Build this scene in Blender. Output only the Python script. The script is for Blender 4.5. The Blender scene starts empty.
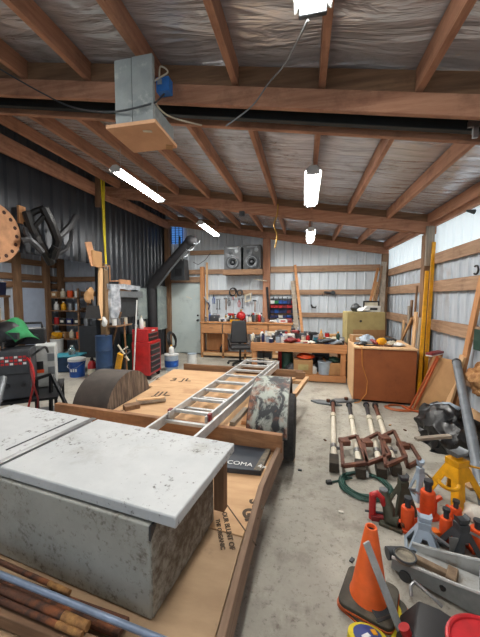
import bpy, bmesh, math, random
from mathutils import Vector, Matrix, Euler, noise
random.seed(7)
SC = bpy.context.scene
C = SC.collection
PI = math.pi
R = math.radians

# ------------------------------------------------------------------ camera model
F = 300.0; CX = 240.0; CY = 318.5; CH = 1.62
YAW = math.atan(64/300); PIT = math.atan(20.5/300)
ca, sa, cp, sp = math.cos(YAW), math.sin(YAW), math.cos(PIT), math.sin(PIT)
FW = Vector((-sa*cp, ca*cp, -sp)); RT = Vector((ca, sa, 0)); UP = Vector((-sa*sp, ca*sp, cp))
def ray(x, y): return FW + RT*((x-CX)/F) + UP*((CY-y)/F)
def G(x, y, z=0.0):
    d = ray(x, y); t = (z-CH)/d.z; return Vector((d.x*t, d.y*t, z))
def V(x, y, Y):
    d = ray(x, y); t = Y/d.y; return Vector((d.x*t, Y, CH+d.z*t))
def W(x, y, X):
    d = ray(x, y); t = X/d.x; return Vector((X, d.y*t, CH+d.z*t))
cam = bpy.data.cameras.new('camera'); co = bpy.data.objects.new('camera', cam); C.objects.link(co)
cam.sensor_fit = 'VERTICAL'; cam.sensor_height = 36.0; cam.lens = 36.0*F/637.0; cam.clip_start = 0.02
co.matrix_world = Matrix(((RT.x, UP.x, -FW.x, 0), (RT.y, UP.y, -FW.y, 0), (RT.z, UP.z, -FW.z, CH), (0, 0, 0, 1)))
SC.camera = co

# ------------------------------------------------------------------ materials
def lin(c):
    out = []
    for v in c[:3]:
        v = v/255.0
        out.append(v/12.92 if v <= 0.04045 else ((v+0.055)/1.055)**2.4)
    return (*out, 1.0)
MATS = {}
def mat(name, c1, c2=None, rough=0.7, metal=0.0, scale=6.0, stretch=(1, 1, 1), bump=0.0, detail=6.0,
        lo=0.35, hi=0.65, c3=None, s3=2.0, lo3=0.55, hi3=0.7, emit=0.0, trans=0.0, bscale=None, dist=0.0, spec=0.5, alpha=1.0):
    if name in MATS: return MATS[name]
    m = bpy.data.materials.new(name); m.use_nodes = True; MATS[name] = m
    nt = m.node_tree; N = nt.nodes; L = nt.links
    bs = N['Principled BSDF']
    bs.inputs['Roughness'].default_value = rough; bs.inputs['Metallic'].default_value = metal
    bs.inputs['Specular IOR Level'].default_value = spec
    bs.inputs['Base Color'].default_value = lin(c1)
    if trans: bs.inputs['Transmission Weight'].default_value = trans
    if alpha < 1: bs.inputs['Alpha'].default_value = alpha
    if emit:
        bs.inputs['Emission Color'].default_value = lin(c1); bs.inputs['Emission Strength'].default_value = emit
    tc = N.new('ShaderNodeTexCoord'); mp = N.new('ShaderNodeMapping')
    L.new(tc.outputs['Object'], mp.inputs['Vector']); mp.inputs['Scale'].default_value = stretch
    nz = None
    if c2 is not None or bump:
        nz = N.new('ShaderNodeTexNoise'); nz.inputs['Scale'].default_value = scale; nz.inputs['Detail'].default_value = detail
        nz.inputs['Distortion'].default_value = dist; nz.inputs['Roughness'].default_value = 0.65
        L.new(mp.outputs['Vector'], nz.inputs['Vector'])
    if c2 is not None:
        rp = N.new('ShaderNodeValToRGB'); rp.color_ramp.elements[0].position = lo; rp.color_ramp.elements[1].position = hi
        rp.color_ramp.elements[0].color = lin(c1); rp.color_ramp.elements[1].color = lin(c2)
        L.new(nz.outputs['Fac'], rp.inputs['Fac']); src = rp.outputs['Color']
        if c3 is not None:
            n3 = N.new('ShaderNodeTexNoise'); n3.inputs['Scale'].default_value = s3; n3.inputs['Detail'].default_value = 8; n3.inputs['Roughness'].default_value = 0.7
            L.new(tc.outputs['Object'], n3.inputs['Vector'])
            r3 = N.new('ShaderNodeMapRange'); r3.inputs['From Min'].default_value = lo3; r3.inputs['From Max'].default_value = hi3
            L.new(n3.outputs['Fac'], r3.inputs['Value'])
            mx = N.new('ShaderNodeMix'); mx.data_type = 'RGBA'
            L.new(r3.outputs['Result'], mx.inputs['Factor']); L.new(src, mx.inputs['A']); mx.inputs['B'].default_value = lin(c3)
            src = mx.outputs['Result']
        L.new(src, bs.inputs['Base Color'])
    if bump:
        bn = N.new('ShaderNodeTexNoise'); bn.inputs['Scale'].default_value = bscale or scale*2; bn.inputs['Detail'].default_value = 5
        L.new(mp.outputs['Vector'], bn.inputs['Vector'])
        bp = N.new('ShaderNodeBump'); bp.inputs['Strength'].default_value = bump; bp.inputs['Distance'].default_value = 0.02
        L.new(bn.outputs['Fac'], bp.inputs['Height']); L.new(bp.outputs['Normal'], bs.inputs['Normal'])
    return m
def wood(nm, c1, c2, ax=0, dark=(60, 40, 28), lo3=0.62):
    st = [9, 9, 9]; st[ax] = 0.7
    return mat('%s_%d' % (nm, ax), c1, c2, rough=0.75, scale=3.0, stretch=st, bump=0.15, c3=dark, s3=3.5, lo3=lo3, hi3=0.85)
def beamw(ax): return wood('fir_beam', (152, 106, 82), (182, 136, 108), ax, (96, 64, 48), 0.50)
def girtw(ax): return wood('fir_girt', (140, 110, 86), (176, 144, 116), ax, (100, 74, 56), 0.55)
def greyw(ax): return wood('grey_wood', (128, 118, 106), (168, 156, 140), ax, (86, 76, 66))
def pinew(ax): return wood('new_pine', (206, 164, 118), (228, 190, 146), ax, (170, 122, 82))
def oldw(ax): return wood('brown_wood', (108, 80, 58), (140, 108, 80), ax, (72, 50, 36))
def orangew(ax): return wood('orange_wood', (172, 118, 76), (202, 148, 100), ax, (130, 84, 52))
def plain(nm, c, rough=0.5, metal=0.0, var=0.16, **k):
    c2 = tuple(max(0, min(255, v*(1-var))) for v in c)
    return mat(nm, c, c2, rough=rough, metal=metal, scale=k.pop('scale', 9.0), **k)
M_steel = plain('bare_steel', (170, 172, 174), 0.35, 0.9)
M_alu = plain('aluminium', (214, 216, 216), 0.45, 0.4)
M_rust = mat('rusty_steel', (98, 62, 44), (60, 44, 38), 0.85, 0.2, 14, bump=0.3, c3=(140, 82, 48), s3=9, lo3=0.5)
M_blackmetal = plain('black_metal', (30, 32, 35), 0.38, 0.3)
M_blackpl = plain('black_plastic', (34, 35, 38), 0.5)
M_darkgrey = plain('dark_grey_metal', (70, 74, 78), 0.45, 0.4)
M_grey = plain('grey_metal', (126, 132, 136), 0.45, 0.4)
M_rubber = mat('tyre_rubber', (36, 36, 38), (56, 54, 52), 0.85, scale=20, bump=0.2)
M_red = plain('red_paint', (186, 34, 36), 0.35)
M_dred = plain('dark_red', (132, 34, 36), 0.5)
M_orange = mat('orange_paint', (226, 84, 30), (200, 70, 26), 0.5, 0, 10, c3=(150, 70, 40), s3=14, lo3=0.58)
M_yellow = plain('yellow_paint', (236, 168, 22), 0.4)
M_ystrap = plain('yellow_webbing', (216, 196, 32), 0.7)
M_blue = plain('blue_plastic', (30, 84, 168), 0.4)
M_navy = plain('navy_plastic', (30, 42, 92), 0.5)
M_teal = plain('teal_plastic', (52, 150, 170), 0.45)
M_green = plain('green_cloth', (44, 140, 84), 0.85)
M_dgreen = plain('dark_green', (28, 66, 56), 0.55)
M_olive = mat('olive_paint', (74, 76, 60), (50, 50, 42), 0.6, 0.2, 12, c3=(110, 86, 60), s3=8)
M_white = plain('white_plastic', (226, 228, 226), 0.45, var=0.08)
M_offw = plain('cream_plastic', (214, 206, 184), 0.6)
M_lblue = plain('light_blue_grey_paint', (166, 182, 198), 0.4, var=0.12)
M_card = mat('cardboard', (176, 136, 92), (160, 120, 80), 0.85, scale=5, c3=(140, 102, 66), s3=2)
M_ycard = mat('yellowed_carton', (178, 164, 112), (160, 146, 98), 0.8, scale=4, c3=(130, 116, 80), s3=3)
M_copper = plain('tan_plywood', (198, 146, 106), 0.75)
M_brass = plain('brass', (190, 150, 70), 0.35, 0.8)
M_chrome = plain('chrome', (220, 222, 224), 0.15, 1.0, var=0.04)
M_paper = plain('white_paper', (226, 222, 210), 0.85, var=0.06)
M_glass = mat('clear_glass', (220, 232, 230), rough=0.1, trans=0.8)
COL = {'red': M_red, 'dred': M_dred, 'orange': M_orange, 'yellow': M_yellow, 'blue': M_blue, 'navy': M_navy, 'teal': M_teal, 'green': M_green,
       'dgreen': M_dgreen, 'white': M_white, 'cream': M_offw, 'black': M_blackpl, 'grey': M_grey, 'dgrey': M_darkgrey, 'steel': M_steel,
       'card': M_card, 'lblue': M_lblue, 'brass': M_brass, 'chrome': M_chrome, 'rust': M_rust, 'glass': M_glass, 'paper': M_paper, 'ycard': M_ycard}

# ------------------------------------------------------------------ mesh builder
class B:
    def __init__(s): s.bm = bmesh.new()
    def _faces(s, vs, fs):
        v = [s.bm.verts.new(p) for p in vs]
        for f in fs:
            try: s.bm.faces.new([v[i] for i in f])
            except ValueError: pass
        return s
    def box(s, c, d, m=None, taper=1.0):
        c = Vector(c); hx, hy, hz = d[0]/2, d[1]/2, d[2]/2
        vs = []
        for z, k in ((-hz, 1.0), (hz, taper)):
            for x, y in ((-hx, -hy), (hx, -hy), (hx, hy), (-hx, hy)):
                p = Vector((x*k, y*k, z))
                if m is not None: p = m @ p
                vs.append(p+c)
        return s._faces(vs, [(3, 2, 1, 0), (4, 5, 6, 7), (0, 1, 5, 4), (1, 2, 6, 5), (2, 3, 7, 6), (3, 0, 4, 7)])
    def bar(s, p0, p1, w, t, up=(0, 0, 1)):
        """board from p0 to p1, w measured across, t along 'up'"""
        p0, p1 = Vector(p0), Vector(p1); d = (p1-p0); L = d.length; d.normalize(); u = Vector(up)
        sx = d.cross(u)
        if sx.length < 1e-4: sx = d.cross(Vector((1, 0, 0)))
        sx.normalize(); u = sx.cross(d).normalized()
        m = Matrix((d, sx, u)).transposed()
        return s.box((p0+p1)/2, (L, w, t), m)
    def cyl(s, p0, p1, r0, r1=None, n=14):
        r1 = r0 if r1 is None else r1
        return s.tube([p0, p1], [r0, r1], n)
    def tube(s, pts, r, n=8, closed=False):
        pts = [Vector(p) for p in pts]; k = len(pts)
        rs = r if isinstance(r, (list, tuple)) else [r]*k
        rings = []; prev = None
        for i, p in enumerate(pts):
            a = pts[(i-1) % k] if (closed or i > 0) else p
            b = pts[(i+1) % k] if (closed or i < k-1) else p
            d = (b-a).normalized()
            if prev is None:
                u = d.cross(Vector((0, 0, 1)))
                if u.length < 0.05: u = d.cross(Vector((1, 0, 0)))
            else: u = prev-d*prev.dot(d)
            u.normalize(); prev = u; v = d.cross(u)
            rings.append([s.bm.verts.new(p+(u*math.cos(2*PI*j/n)+v*math.sin(2*PI*j/n))*rs[i]) for j in range(n)])
        for i in range(k if closed else k-1):
            a, b = rings[i], rings[(i+1) % k]
            for j in range(n): s.bm.faces.new((a[j], a[(j+1) % n], b[(j+1) % n], b[j]))
        if not closed:
            s.bm.faces.new(list(reversed(rings[0]))); s.bm.faces.new(rings[-1])
        return s
    def lathe(s, prof, c=(0, 0, 0), n=24, m=None, sx=1.0, sy=1.0, cap=True):
        c = Vector(c); rings = []
        for r, z in prof:
            ring = []
            for j in range(n):
                p = Vector((max(r, 1e-4)*math.cos(2*PI*j/n)*sx, max(r, 1e-4)*math.sin(2*PI*j/n)*sy, z))
                if m is not None: p = m @ p
                ring.append(s.bm.verts.new(p+c))
            rings.append(ring)
        for a, b in zip(rings, rings[1:]):
            for j in range(n): s.bm.faces.new((a[j], a[(j+1) % n], b[(j+1) % n], b[j]))
        if cap:
            s.bm.faces.new(list(reversed(rings[0]))); s.bm.faces.new(rings[-1])
        return s
    def prism(s, poly, t, m=None, c=(0, 0, 0), hole=None):
        """poly in local xy, extruded to thickness t along local z; optional hole polygon with the same count"""
        c = Vector(c)
        def P(x, y, z):
            p = Vector((x, y, z)); p = m @ p if m is not None else p; return p+c
        n = len(poly)
        if hole is None:
            vs = [P(x, y, -t/2) for x, y in poly]+[P(x, y, t/2) for x, y in poly]
            return s._faces(vs, [tuple(reversed(range(n))), tuple(range(n, 2*n))]+[(i, (i+1) % n, n+(i+1) % n, n+i) for i in range(n)])
        vs = [P(x, y, z) for z in (-t/2, t/2) for pl in (poly, hole) for x, y in pl]
        fs = []
        for i in range(n):
            j = (i+1) % n
            fs += [(j, i, n+i, n+j), (2*n+i, 2*n+j, 3*n+j, 3*n+i), (i, j, 2*n+j, 2*n+i), (n+j, n+i, 3*n+i, 3*n+j)]
        return s._faces(vs, fs)
    def ell(s, c, r, n=16, k=10, m=None):
        prof = [(math.sin(PI*i/k), -math.cos(PI*i/k)) for i in range(k+1)]
        r = (r, r, r) if not isinstance(r, (tuple, list)) else r
        c = Vector(c); rings = []
        mm = m if m is not None else Matrix.Identity(3)
        for a, z in prof:
            rings.append([s.bm.verts.new(c+mm @ Vector((max(a, .001)*math.cos(2*PI*j/n)*r[0], max(a, .001)*math.sin(2*PI*j/n)*r[1], z*r[2]))) for j in range(n)])
        for a, b in zip(rings, rings[1:]):
            for j in range(n): s.bm.faces.new((a[j], a[(j+1) % n], b[(j+1) % n], b[j]))
        s.bm.faces.new(list(reversed(rings[0]))); s.bm.faces.new(rings[-1])
        return s
    def ring(s, c, R0, r, n=32, k=8, m=None, a0=0.0, a1=None):
        c = Vector(c); mm = m if m is not None else Matrix.Identity(3)
        if a1 is None:
            return s.tube([c+mm @ Vector((R0*math.cos(2*PI*i/n), R0*math.sin(2*PI*i/n), 0)) for i in range(n)], r, k, True)
        return s.tube([c+mm @ Vector((R0*math.cos(a0+(a1-a0)*i/n), R0*math.sin(a0+(a1-a0)*i/n), 0)) for i in range(n+1)], r, k)
    def jitter(s, amp, f=4.0, seed=0.0):
        for v in s.bm.verts:
            q = v.co*f+Vector((seed, seed*1.7, -seed)); v.co += noise.noise_vector(q)*amp
        return s
    def sub(s, cuts=1):
        bmesh.ops.subdivide_edges(s.bm, edges=s.bm.edges[:], cuts=cuts, use_grid_fill=True); return s

def rotz(a): return Matrix.Rotation(a, 3, 'Z')
def rotx(a): return Matrix.Rotation(a, 3, 'X')
def roty(a): return Matrix.Rotation(a, 3, 'Y')
def root_matrix(o):
    m = o.matrix_basis.copy()
    while o.parent is not None:
        o = o.parent; m = o.matrix_basis @ m
    return m
def part(name, b, m, parent=None, local=False, bev=0.0, smooth=True, label=None, seg=2, kind=None):
    bmesh.ops.recalc_face_normals(b.bm, faces=b.bm.faces[:])
    me = bpy.data.meshes.new(name); b.bm.to_mesh(me); b.bm.free()
    for q in (m if isinstance(m, list) else [m]): me.materials.append(q)
    if smooth:
        me.shade_smooth(); me.set_sharp_from_angle(angle=R(38))
    o = bpy.data.objects.new(name, me); C.objects.link(o)
    if parent is not None:
        if not local: me.transform(root_matrix(parent).inverted())
        o.parent = parent
    if bev:
        md = o.modifiers.new('bevel', 'BEVEL'); md.width = bev; md.segments = seg; md.limit_method = 'ANGLE'; md.angle_limit = R(40)
    if label: o['label'] = label
    if kind: o['kind'] = kind
    return o
def thing(name, label, cat, loc=(0, 0, 0), rz=0.0, group=None):
    o = bpy.data.objects.new(name, None); C.objects.link(o); o.empty_display_size = 0.1
    o.location = loc; o.rotation_euler = (0, 0, rz); o['label'] = label; o['category'] = cat
    if group: o['group'] = group
    return o
def solo(name, label, cat, b, m, group=None, bev=0.0, smooth=True, kind=None):
    xs = [v.co for v in b.bm.verts]
    c = Vector(((min(p.x for p in xs)+max(p.x for p in xs))/2, (min(p.y for p in xs)+max(p.y for p in xs))/2, min(p.z for p in xs)))
    for v in b.bm.verts: v.co -= c
    o = part(name, b, m, None, True, bev, smooth); o.location = c
    o['label'] = label; o['category'] = cat
    if group: o['group'] = group
    if kind: o['kind'] = kind
    return o
def struct(name, b, m, parent=None, bev=0.0, smooth=False, label=None):
    o = part(name, b, m, parent, False, bev, smooth, label)
    if parent is None: o['kind'] = 'structure'
    return o
def dup(root, loc, rz, label=None, group=None, scale=None):
    r = root.copy(); C.objects.link(r); r.location = loc; r.rotation_euler = (0, 0, rz)
    if scale: r.scale = scale
    if label: r['label'] = label
    if group: r['group'] = group
    for ch in list(root.children):
        c = ch.copy(); C.objects.link(c); c.parent = r
        for g in ch.children:
            d = g.copy(); C.objects.link(d); d.parent = c
    return r
def text(name, body, size, m, parent, mw, ext=0.001, label=None, bold=0.0):
    cu = bpy.data.curves.new(name, 'FONT'); cu.body = body; cu.size = size; cu.extrude = ext; cu.offset = bold; cu.align_x = 'CENTER'; cu.align_y = 'CENTER'
    tmp = bpy.data.objects.new('tmp', cu); me = bpy.data.meshes.new_from_object(tmp); bpy.data.objects.remove(tmp)
    me.materials.clear(); me.materials.append(m); me.name = name
    o = bpy.data.objects.new(name, me); C.objects.link(o)
    o.matrix_basis = (root_matrix(parent).inverted() @ mw) if parent is not None else mw
    o.parent = parent
    if label: o['label'] = label
    return o
def frame4(o, x, y, z=None):
    x = Vector(x).normalized(); y = Vector(y); y = (y-x*y.dot(x)).normalized(); z = x.cross(y)
    m = Matrix((x, y, z)).transposed().to_4x4(); m.translation = Vector(o); return m

#@@PARTS
# ================================================================== SETTING
XR, XL, YB = 2.05, -3.97, 8.25          # right wall, black wall, back wall
XF = -7.6                                # far wall of the side bay
def zb(x, y): return 2.915+0.02*(y-2.2)-0.171*x      # underside of the roof beams
BH = 0.155                                # beam height
PH = 0.15                                # purlin height
def zdeck(x, y): return zb(x, y)+BH+PH
concrete = mat('concrete_floor', (154, 150, 140), (184, 180, 168), 0.85, scale=1.6, bump=0.25, bscale=45, detail=10, c3=(122, 115, 104), s3=2.6, lo3=0.52, hi3=0.72)
nt = concrete.node_tree                   # fine dark specks and grit on top
tc = [n for n in nt.nodes if n.type == 'TEX_COORD'][0]; bs = nt.nodes['Principled BSDF']
base = bs.inputs['Base Color'].links[0].from_socket
vz = nt.nodes.new('ShaderNodeTexNoise'); vz.inputs['Scale'].default_value = 22; vz.inputs['Detail'].default_value = 6; vz.inputs['Roughness'].default_value = 0.8
nt.links.new(tc.outputs['Object'], vz.inputs['Vector'])
mr = nt.nodes.new('ShaderNodeMapRange'); mr.inputs['From Min'].default_value = 0.54; mr.inputs['From Max'].default_value = 0.70; mr.inputs['To Max'].default_value = 0.8
nt.links.new(vz.outputs['Fac'], mr.inputs['Value'])
mx = nt.nodes.new('ShaderNodeMix'); mx.data_type = 'RGBA'; mx.inputs['B'].default_value = lin((92, 82, 72))
nt.links.new(mr.outputs['Result'], mx.inputs['Factor']); nt.links.new(base, mx.inputs['A']); nt.links.new(mx.outputs['Result'], bs.inputs['Base Color'])

b = B(); b.box((-2.8, 2.2, -0.05), (9.9, 12.4, 0.1)); struct('floor', b, concrete)

def ribbed(name, m, p0, p1, z0, ztop, pitch=0.23, depth=0.022, rib=0.06, out=(0, -1), parent=None, minor=True):
    """vertical-rib sheet from p0 to p1 (xy); ztop(x,y) gives the top edge"""
    b = B(); p0 = Vector((*p0, 0)); p1 = Vector((*p1, 0)); L = (p1-p0).length; d = (p1-p0)/L; o = Vector((*out, 0))
    prof = []; s = 0.0
    while s < L:
        for u, h in ((0, 0), (pitch-rib, 0), (pitch-rib*0.72, 1), (pitch-rib*0.28, 1)):
            if s+u < L: prof.append((s+u, h))
        if minor:
            pass
        s += pitch
    prof.append((L, 0)); prof.sort()
    lo = []; hi = []
    for u, h in prof:
        p = p0+d*u+o*(h*depth); lo.append(b.bm.verts.new((p.x, p.y, z0(p.x, p.y) if callable(z0) else z0))); hi.append(b.bm.verts.new((p.x, p.y, ztop(p.x, p.y) if callable(ztop) else ztop)))
    for i in range(len(lo)-1): b.bm.faces.new((lo[i], lo[i+1], hi[i+1], hi[i]))
    # thin backing so the sheet is solid
    q = [p0-o*0.01, p1-o*0.01]
    vs = []
    for p in (q[0], q[1]):
        vs.append(b.bm.verts.new((p.x, p.y, z0(p.x, p.y) if callable(z0) else z0)))
    for p in (q[1], q[0]):
        vs.append(b.bm.verts.new((p.x, p.y, ztop(p.x, p.y) if callable(ztop) else ztop)))
    b.bm.faces.new(vs)
    return struct(name, b, m, parent)

sheetw = mat('white_steel_siding', (214, 222, 228), (196, 206, 214), 0.45, 0.0, 3, stretch=(6, 6, 0.4), c3=(170, 172, 172), s3=1.6, lo3=0.55, hi3=0.8)
sheetr = mat('galvanised_siding', (196, 204, 212), (172, 182, 192), 0.5, 0.1, 3, stretch=(6, 6, 0.5), c3=(150, 146, 142), s3=1.8, lo3=0.55, hi3=0.8)
sheetb = mat('black_steel_siding', (58, 62, 68), (46, 50, 56), 0.32, 0.35, 2, stretch=(3, 3, 0.4), spec=0.6)
sheetd = mat('shed_siding', (176, 184, 196), (158, 166, 178), 0.55, 0.0, 3)
ribbed('wall_back', sheetw, (XL, YB), (XR, YB), 0, zdeck, out=(0, -1))
ribbed('wall_right', sheetr, (XR, YB), (XR, -2.6), 0, 2.27, out=(-1, 0))
ribbed('wall_left', sheetb, (XL, -2.6), (XL, 5.15), 2.27, zdeck, out=(1, 0), pitch=0.19, depth=0.03, rib=0.09)
ribbed('wall_left_rear', sheetb, (XL, 5.15), (XL, YB), 0, zdeck, out=(1, 0), pitch=0.19, depth=0.03, rib=0.09)
# translucent fibreglass strip under the eave
ms = bpy.data.materials.new('fibreglass_daylight'); ms.use_nodes = True
N = ms.node_tree.nodes; Ln = ms.node_tree.links; N.remove(N['Principled BSDF'])
t1 = N.new('ShaderNodeBsdfTranslucent'); t1.inputs['Color'].default_value = (0.9, 0.94, 0.95, 1)
d1 = N.new('ShaderNodeBsdfDiffuse'); d1.inputs['Color'].default_value = (0.8, 0.85, 0.86, 1)
em = N.new('ShaderNodeEmission'); em.inputs['Color'].default_value = (0.86, 0.95, 1.0, 1); em.inputs['Strength'].default_value = 0.22
a1 = N.new('ShaderNodeAddShader'); x1 = N.new('ShaderNodeMixShader'); x1.inputs['Fac'].default_value = 0.5
Ln.new(t1.outputs[0], x1.inputs[1]); Ln.new(d1.outputs[0], x1.inputs[2]); Ln.new(x1.outputs[0], a1.inputs[0]); Ln.new(em.outputs[0], a1.inputs[1])
Ln.new(a1.outputs[0], N['Material Output'].inputs['Surface'])
ribbed('window_1', ms, (XR, YB), (XR, -2.6), 2.27, zdeck, out=(-1, 0))
# far side bay
ribbed('wall_far_left', sheetd, (XF, -2.6), (XF, 8.2), 0, 3.2, out=(1, 0))
ribbed('wall_bay_rear', sheetd, (XF, 8.22), (XL-0.02, 8.22), 0, 3.2, out=(0, -1))
b = B(); b.box(((XF+XL)/2-0.02, 2.8, 3.25), (XL-XF-0.02, 11, 0.06)); struct('ceiling_bay', b, oldw(1))
# roof: foil faced insulation
foil = mat('foil_insulation', (228, 234, 244), (206, 210, 218), 0.24, 0.6, 3.0, stretch=(1.0, 5, 1), bump=0.0, c3=(180, 182, 188), s3=2.2)
ntf = foil.node_tree; bf = ntf.nodes['Principled BSDF']; tcf = [n for n in ntf.nodes if n.type == 'TEX_COORD'][0]
mpf = ntf.nodes.new('ShaderNodeMapping'); mpf.inputs['Scale'].default_value = (0.8, 4.4, 1); ntf.links.new(tcf.outputs['Object'], mpf.inputs['Vector'])
nf = ntf.nodes.new('ShaderNodeTexNoise'); nf.inputs['Scale'].default_value = 2.2; nf.inputs['Detail'].default_value = 4; nf.inputs['Distortion'].default_value = 0.6
ntf.links.new(mpf.outputs['Vector'], nf.inputs['Vector'])
bpf = ntf.nodes.new('ShaderNodeBump'); bpf.inputs['Strength'].default_value = 0.5; bpf.inputs['Distance'].default_value = 0.08
ntf.links.new(nf.outputs['Fac'], bpf.inputs['Height']); ntf.links.new(bpf.outputs['Normal'], bf.inputs['Normal'])
b = B(); vs = []
x0, x1_, y0, y1 = XL-0.05, XR+0.05, -2.6, YB+0.05
nx, ny = 60, 110
grid = [[None]*(ny+1) for _ in range(nx+1)]
for i in range(nx+1):
    for j in range(ny+1):
        x = x0+(x1_-x0)*i/nx; y = y0+(y1-y0)*j/ny
        k = ((x-0.10)/0.61) % 1.0; sag = -0.03*math.sin(PI*k)
        w = 0.012*noise.noise(Vector((x*1.4, y*6.0, 0)))+0.012*noise.noise(Vector((x*3, y*3, 5)))
        grid[i][j] = b.bm.verts.new((x, y, zdeck(x, y)+sag*0.6+w+0.02))
for i in range(nx):
    for j in range(ny): b.bm.faces.new((grid[i][j], grid[i+1][j], grid[i+1][j+1], grid[i][j+1]))
o = struct('ceiling', b, foil, smooth=True)
md = o.modifiers.new('solid', 'SOLIDIFY'); md.thickness = 0.03; md.offset = 1

TN = [0]
def trim(b, m, label=None, bev=0.004):
    TN[0] += 1; o = struct('trim_%d' % TN[0], b, m, bev=bev)
    if label: o['label'] = label
    return o
# sloping beams across the building
SL = -0.166; rs = Matrix.Rotation(-math.atan(SL), 3, 'Y')
def beam(y, w, h, z_off, m, label=None, xa=XL, xb=XR-0.02):
    b = B(); n = 12
    poly = []
    for sgn, z in ((1, 0), (-1, h)):
        pass
    vs = []
    for yy in (y, y+w):
        for x in (xa, xb): vs += [(x, yy, zb(x, y)+z_off), (x, yy, zb(x, y)+z_off+h)]
    b._faces(vs, [(0, 2, 3, 1), (4, 5, 7, 6), (0, 1, 5, 4), (2, 6, 7, 3), (1, 3, 7, 5), (0, 4, 6, 2)])
    return trim(b, m, label)
blacksteel = plain('black_steel_beam', (30, 38, 40), 0.5, 0.3)
beam(2.2, 0.04, 0.135, 0, beamw(0), 'front board of the near roof beam')
beam(2.36, 0.05, 0.165, 0.0, blacksteel, 'black steel of the near roof beam')
beam(2.50, 0.04, 0.155, 0, beamw(0), 'rear board of the near roof beam')
beam(5.36, 0.045, 0.17, 0, beamw(0), 'front board of the second roof beam')
beam(5.47, 0.045, 0.17, 0, beamw(0), 'rear board of the second roof beam')
beam(8.10, 0.045, 0.17, 0, beamw(0), 'roof beam along the back wall')
beam(-0.9, 0.045, 0.17, 0, beamw(0))
# purlins at 24 inch spacing
PX = [0.10+0.61*k for k in range(-6, 4)]
for x in PX:
    b = B()
    vs = []
    for y in (-2.6, 8.2):
        for xx in (x-0.022, x+0.022): vs += [(xx, y, zb(x, y)+BH), (xx, y, zdeck(x, y)-0.0)]
    b._faces(vs, [(0, 2, 3, 1), (4, 5, 7, 6), (0, 1, 5, 4), (2, 6, 7, 3), (1, 3, 7, 5), (0, 4, 6, 2)])
    trim(b, beamw(1), bev=0.002)
# blocking between purlins over the beams
for y in (2.24, 5.4, 8.12):
    for x, x2 in zip(PX, PX[1:]):
        b = B(); xa, xb_ = x+0.024, x2-0.024
        vs = []
        for yy in (y, y+0.04):
            for q in (xa, xb_): vs += [(q, yy, zb(q, y)+BH-0.012), (q, yy, zdeck(q, y)-0.01)]
        b._faces(vs, [(0, 2, 3, 1), (4, 5, 7, 6), (0, 1, 5, 4), (2, 6, 7, 3), (1, 3, 7, 5), (0, 4, 6, 2)])
        trim(b, oldw(0), bev=0.0)
# eave plate on the right wall, high plate on the black wall
b = B(); b.bar((XR-0.055, -2.6, zb(XR, -2.6)+0.215), (XR-0.055, YB, zb(XR, YB)+0.215), 0.06, 0.20); trim(b, beamw(1))
for dz in (0.0, 0.24):
    b = B(); b.bar((XL+0.05, -2.6, zb(XL, 0)+0.02-dz*0.2), (XL+0.05+0.08*(dz > 0), YB, zb(XL, YB)+0.02-dz*0.2), 0.05, 0.2); trim(b, beamw(1))
# posts
def post(x, y, w, z0, z1, m, label=None, d=None):
    b = B(); b.box((x, y, (z0+z1)/2), (w, d or w, z1-z0)); return trim(b, m, label)
post(1.945, 5.46, 0.135, 0, zb(1.95, 5.4)-0.005, oldw(2), 'post on the right wall')
b = B(); b.box((1.93, 5.33, 2.44), (0.12, 0.045, 0.62)); trim(b, greyw(2), 'grey block at the head of the right post')
post(1.93, 8.03, 0.14, 0, zb(1.93, 8.1)-0.005, oldw(2), 'corner post')
post(1.945, 2.4, 0.135, 0, zb(1.95, 2.2)-0.005, oldw(2))
post(-1.0, 8.13, 0.19, 0, zb(-1.0, 8.1)-0.005, beamw(2), 'post in the back wall', d=0.14)
post(-3.86, 5.25, 0.12, 0, 2.30, wood('old_post', (112, 88, 62), (140, 112, 78), 2, (84, 62, 44)), 'post at the end of the black wall')
post(-3.86, 8.12, 0.14, 0, 3.60, oldw(2))
post(-3.90, 2.3, 0.13, 2.27, 3.30, oldw(2))
post(-2.83, 8.16, 0.11, 0, 2.50, orangew(2), 'door post')
post(-2.70, 8.18, 0.05, 0, 2.62, pinew(2))
post(-3.93, 8.17, 0.07, 0, 2.10, pinew(2))
# girts, right wall (wide boards)
for z, h in ((2.23, 0.16), (1.80, 0.17), (1.20, 0.17), (0.62, 0.16)):
    for ya, yb_ in ((-2.6, 2.30), (2.48, 5.38), (5.54, 7.94)):
        b = B(); b.box((XR-0.05, (ya+yb_)/2, z), (0.05, yb_-ya, h)); trim(b, girtw(1))
# girts, back wall
for z, h, xa, xb_ in ((2.385, 0.16, -0.90, 1.86), (1.775, 0.13, -0.90, 1.86), (1.17, 0.12, -0.90, 1.86), (2.90, 0.12, -3.2, -2.12), (2.36, 0.13, -3.85, -1.1), (2.14, 0.16, -3.85, -2.9), (1.78, 0.13, -2.65, -1.1)):
    b = B(); b.box(((xa+xb_)/2, YB-0.055, z), (xb_-xa, 0.05, h)); trim(b, girtw(0))
# bottom plate of the walls
b = B(); b.box((0.5, YB-0.055, 0.1), (2.8, 0.05, 0.2)); trim(b, girtw(0))
b = B(); b.box((XR-0.05, 3, 0.12), (0.05, 9.8, 0.22)); trim(b, girtw(1))
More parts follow.
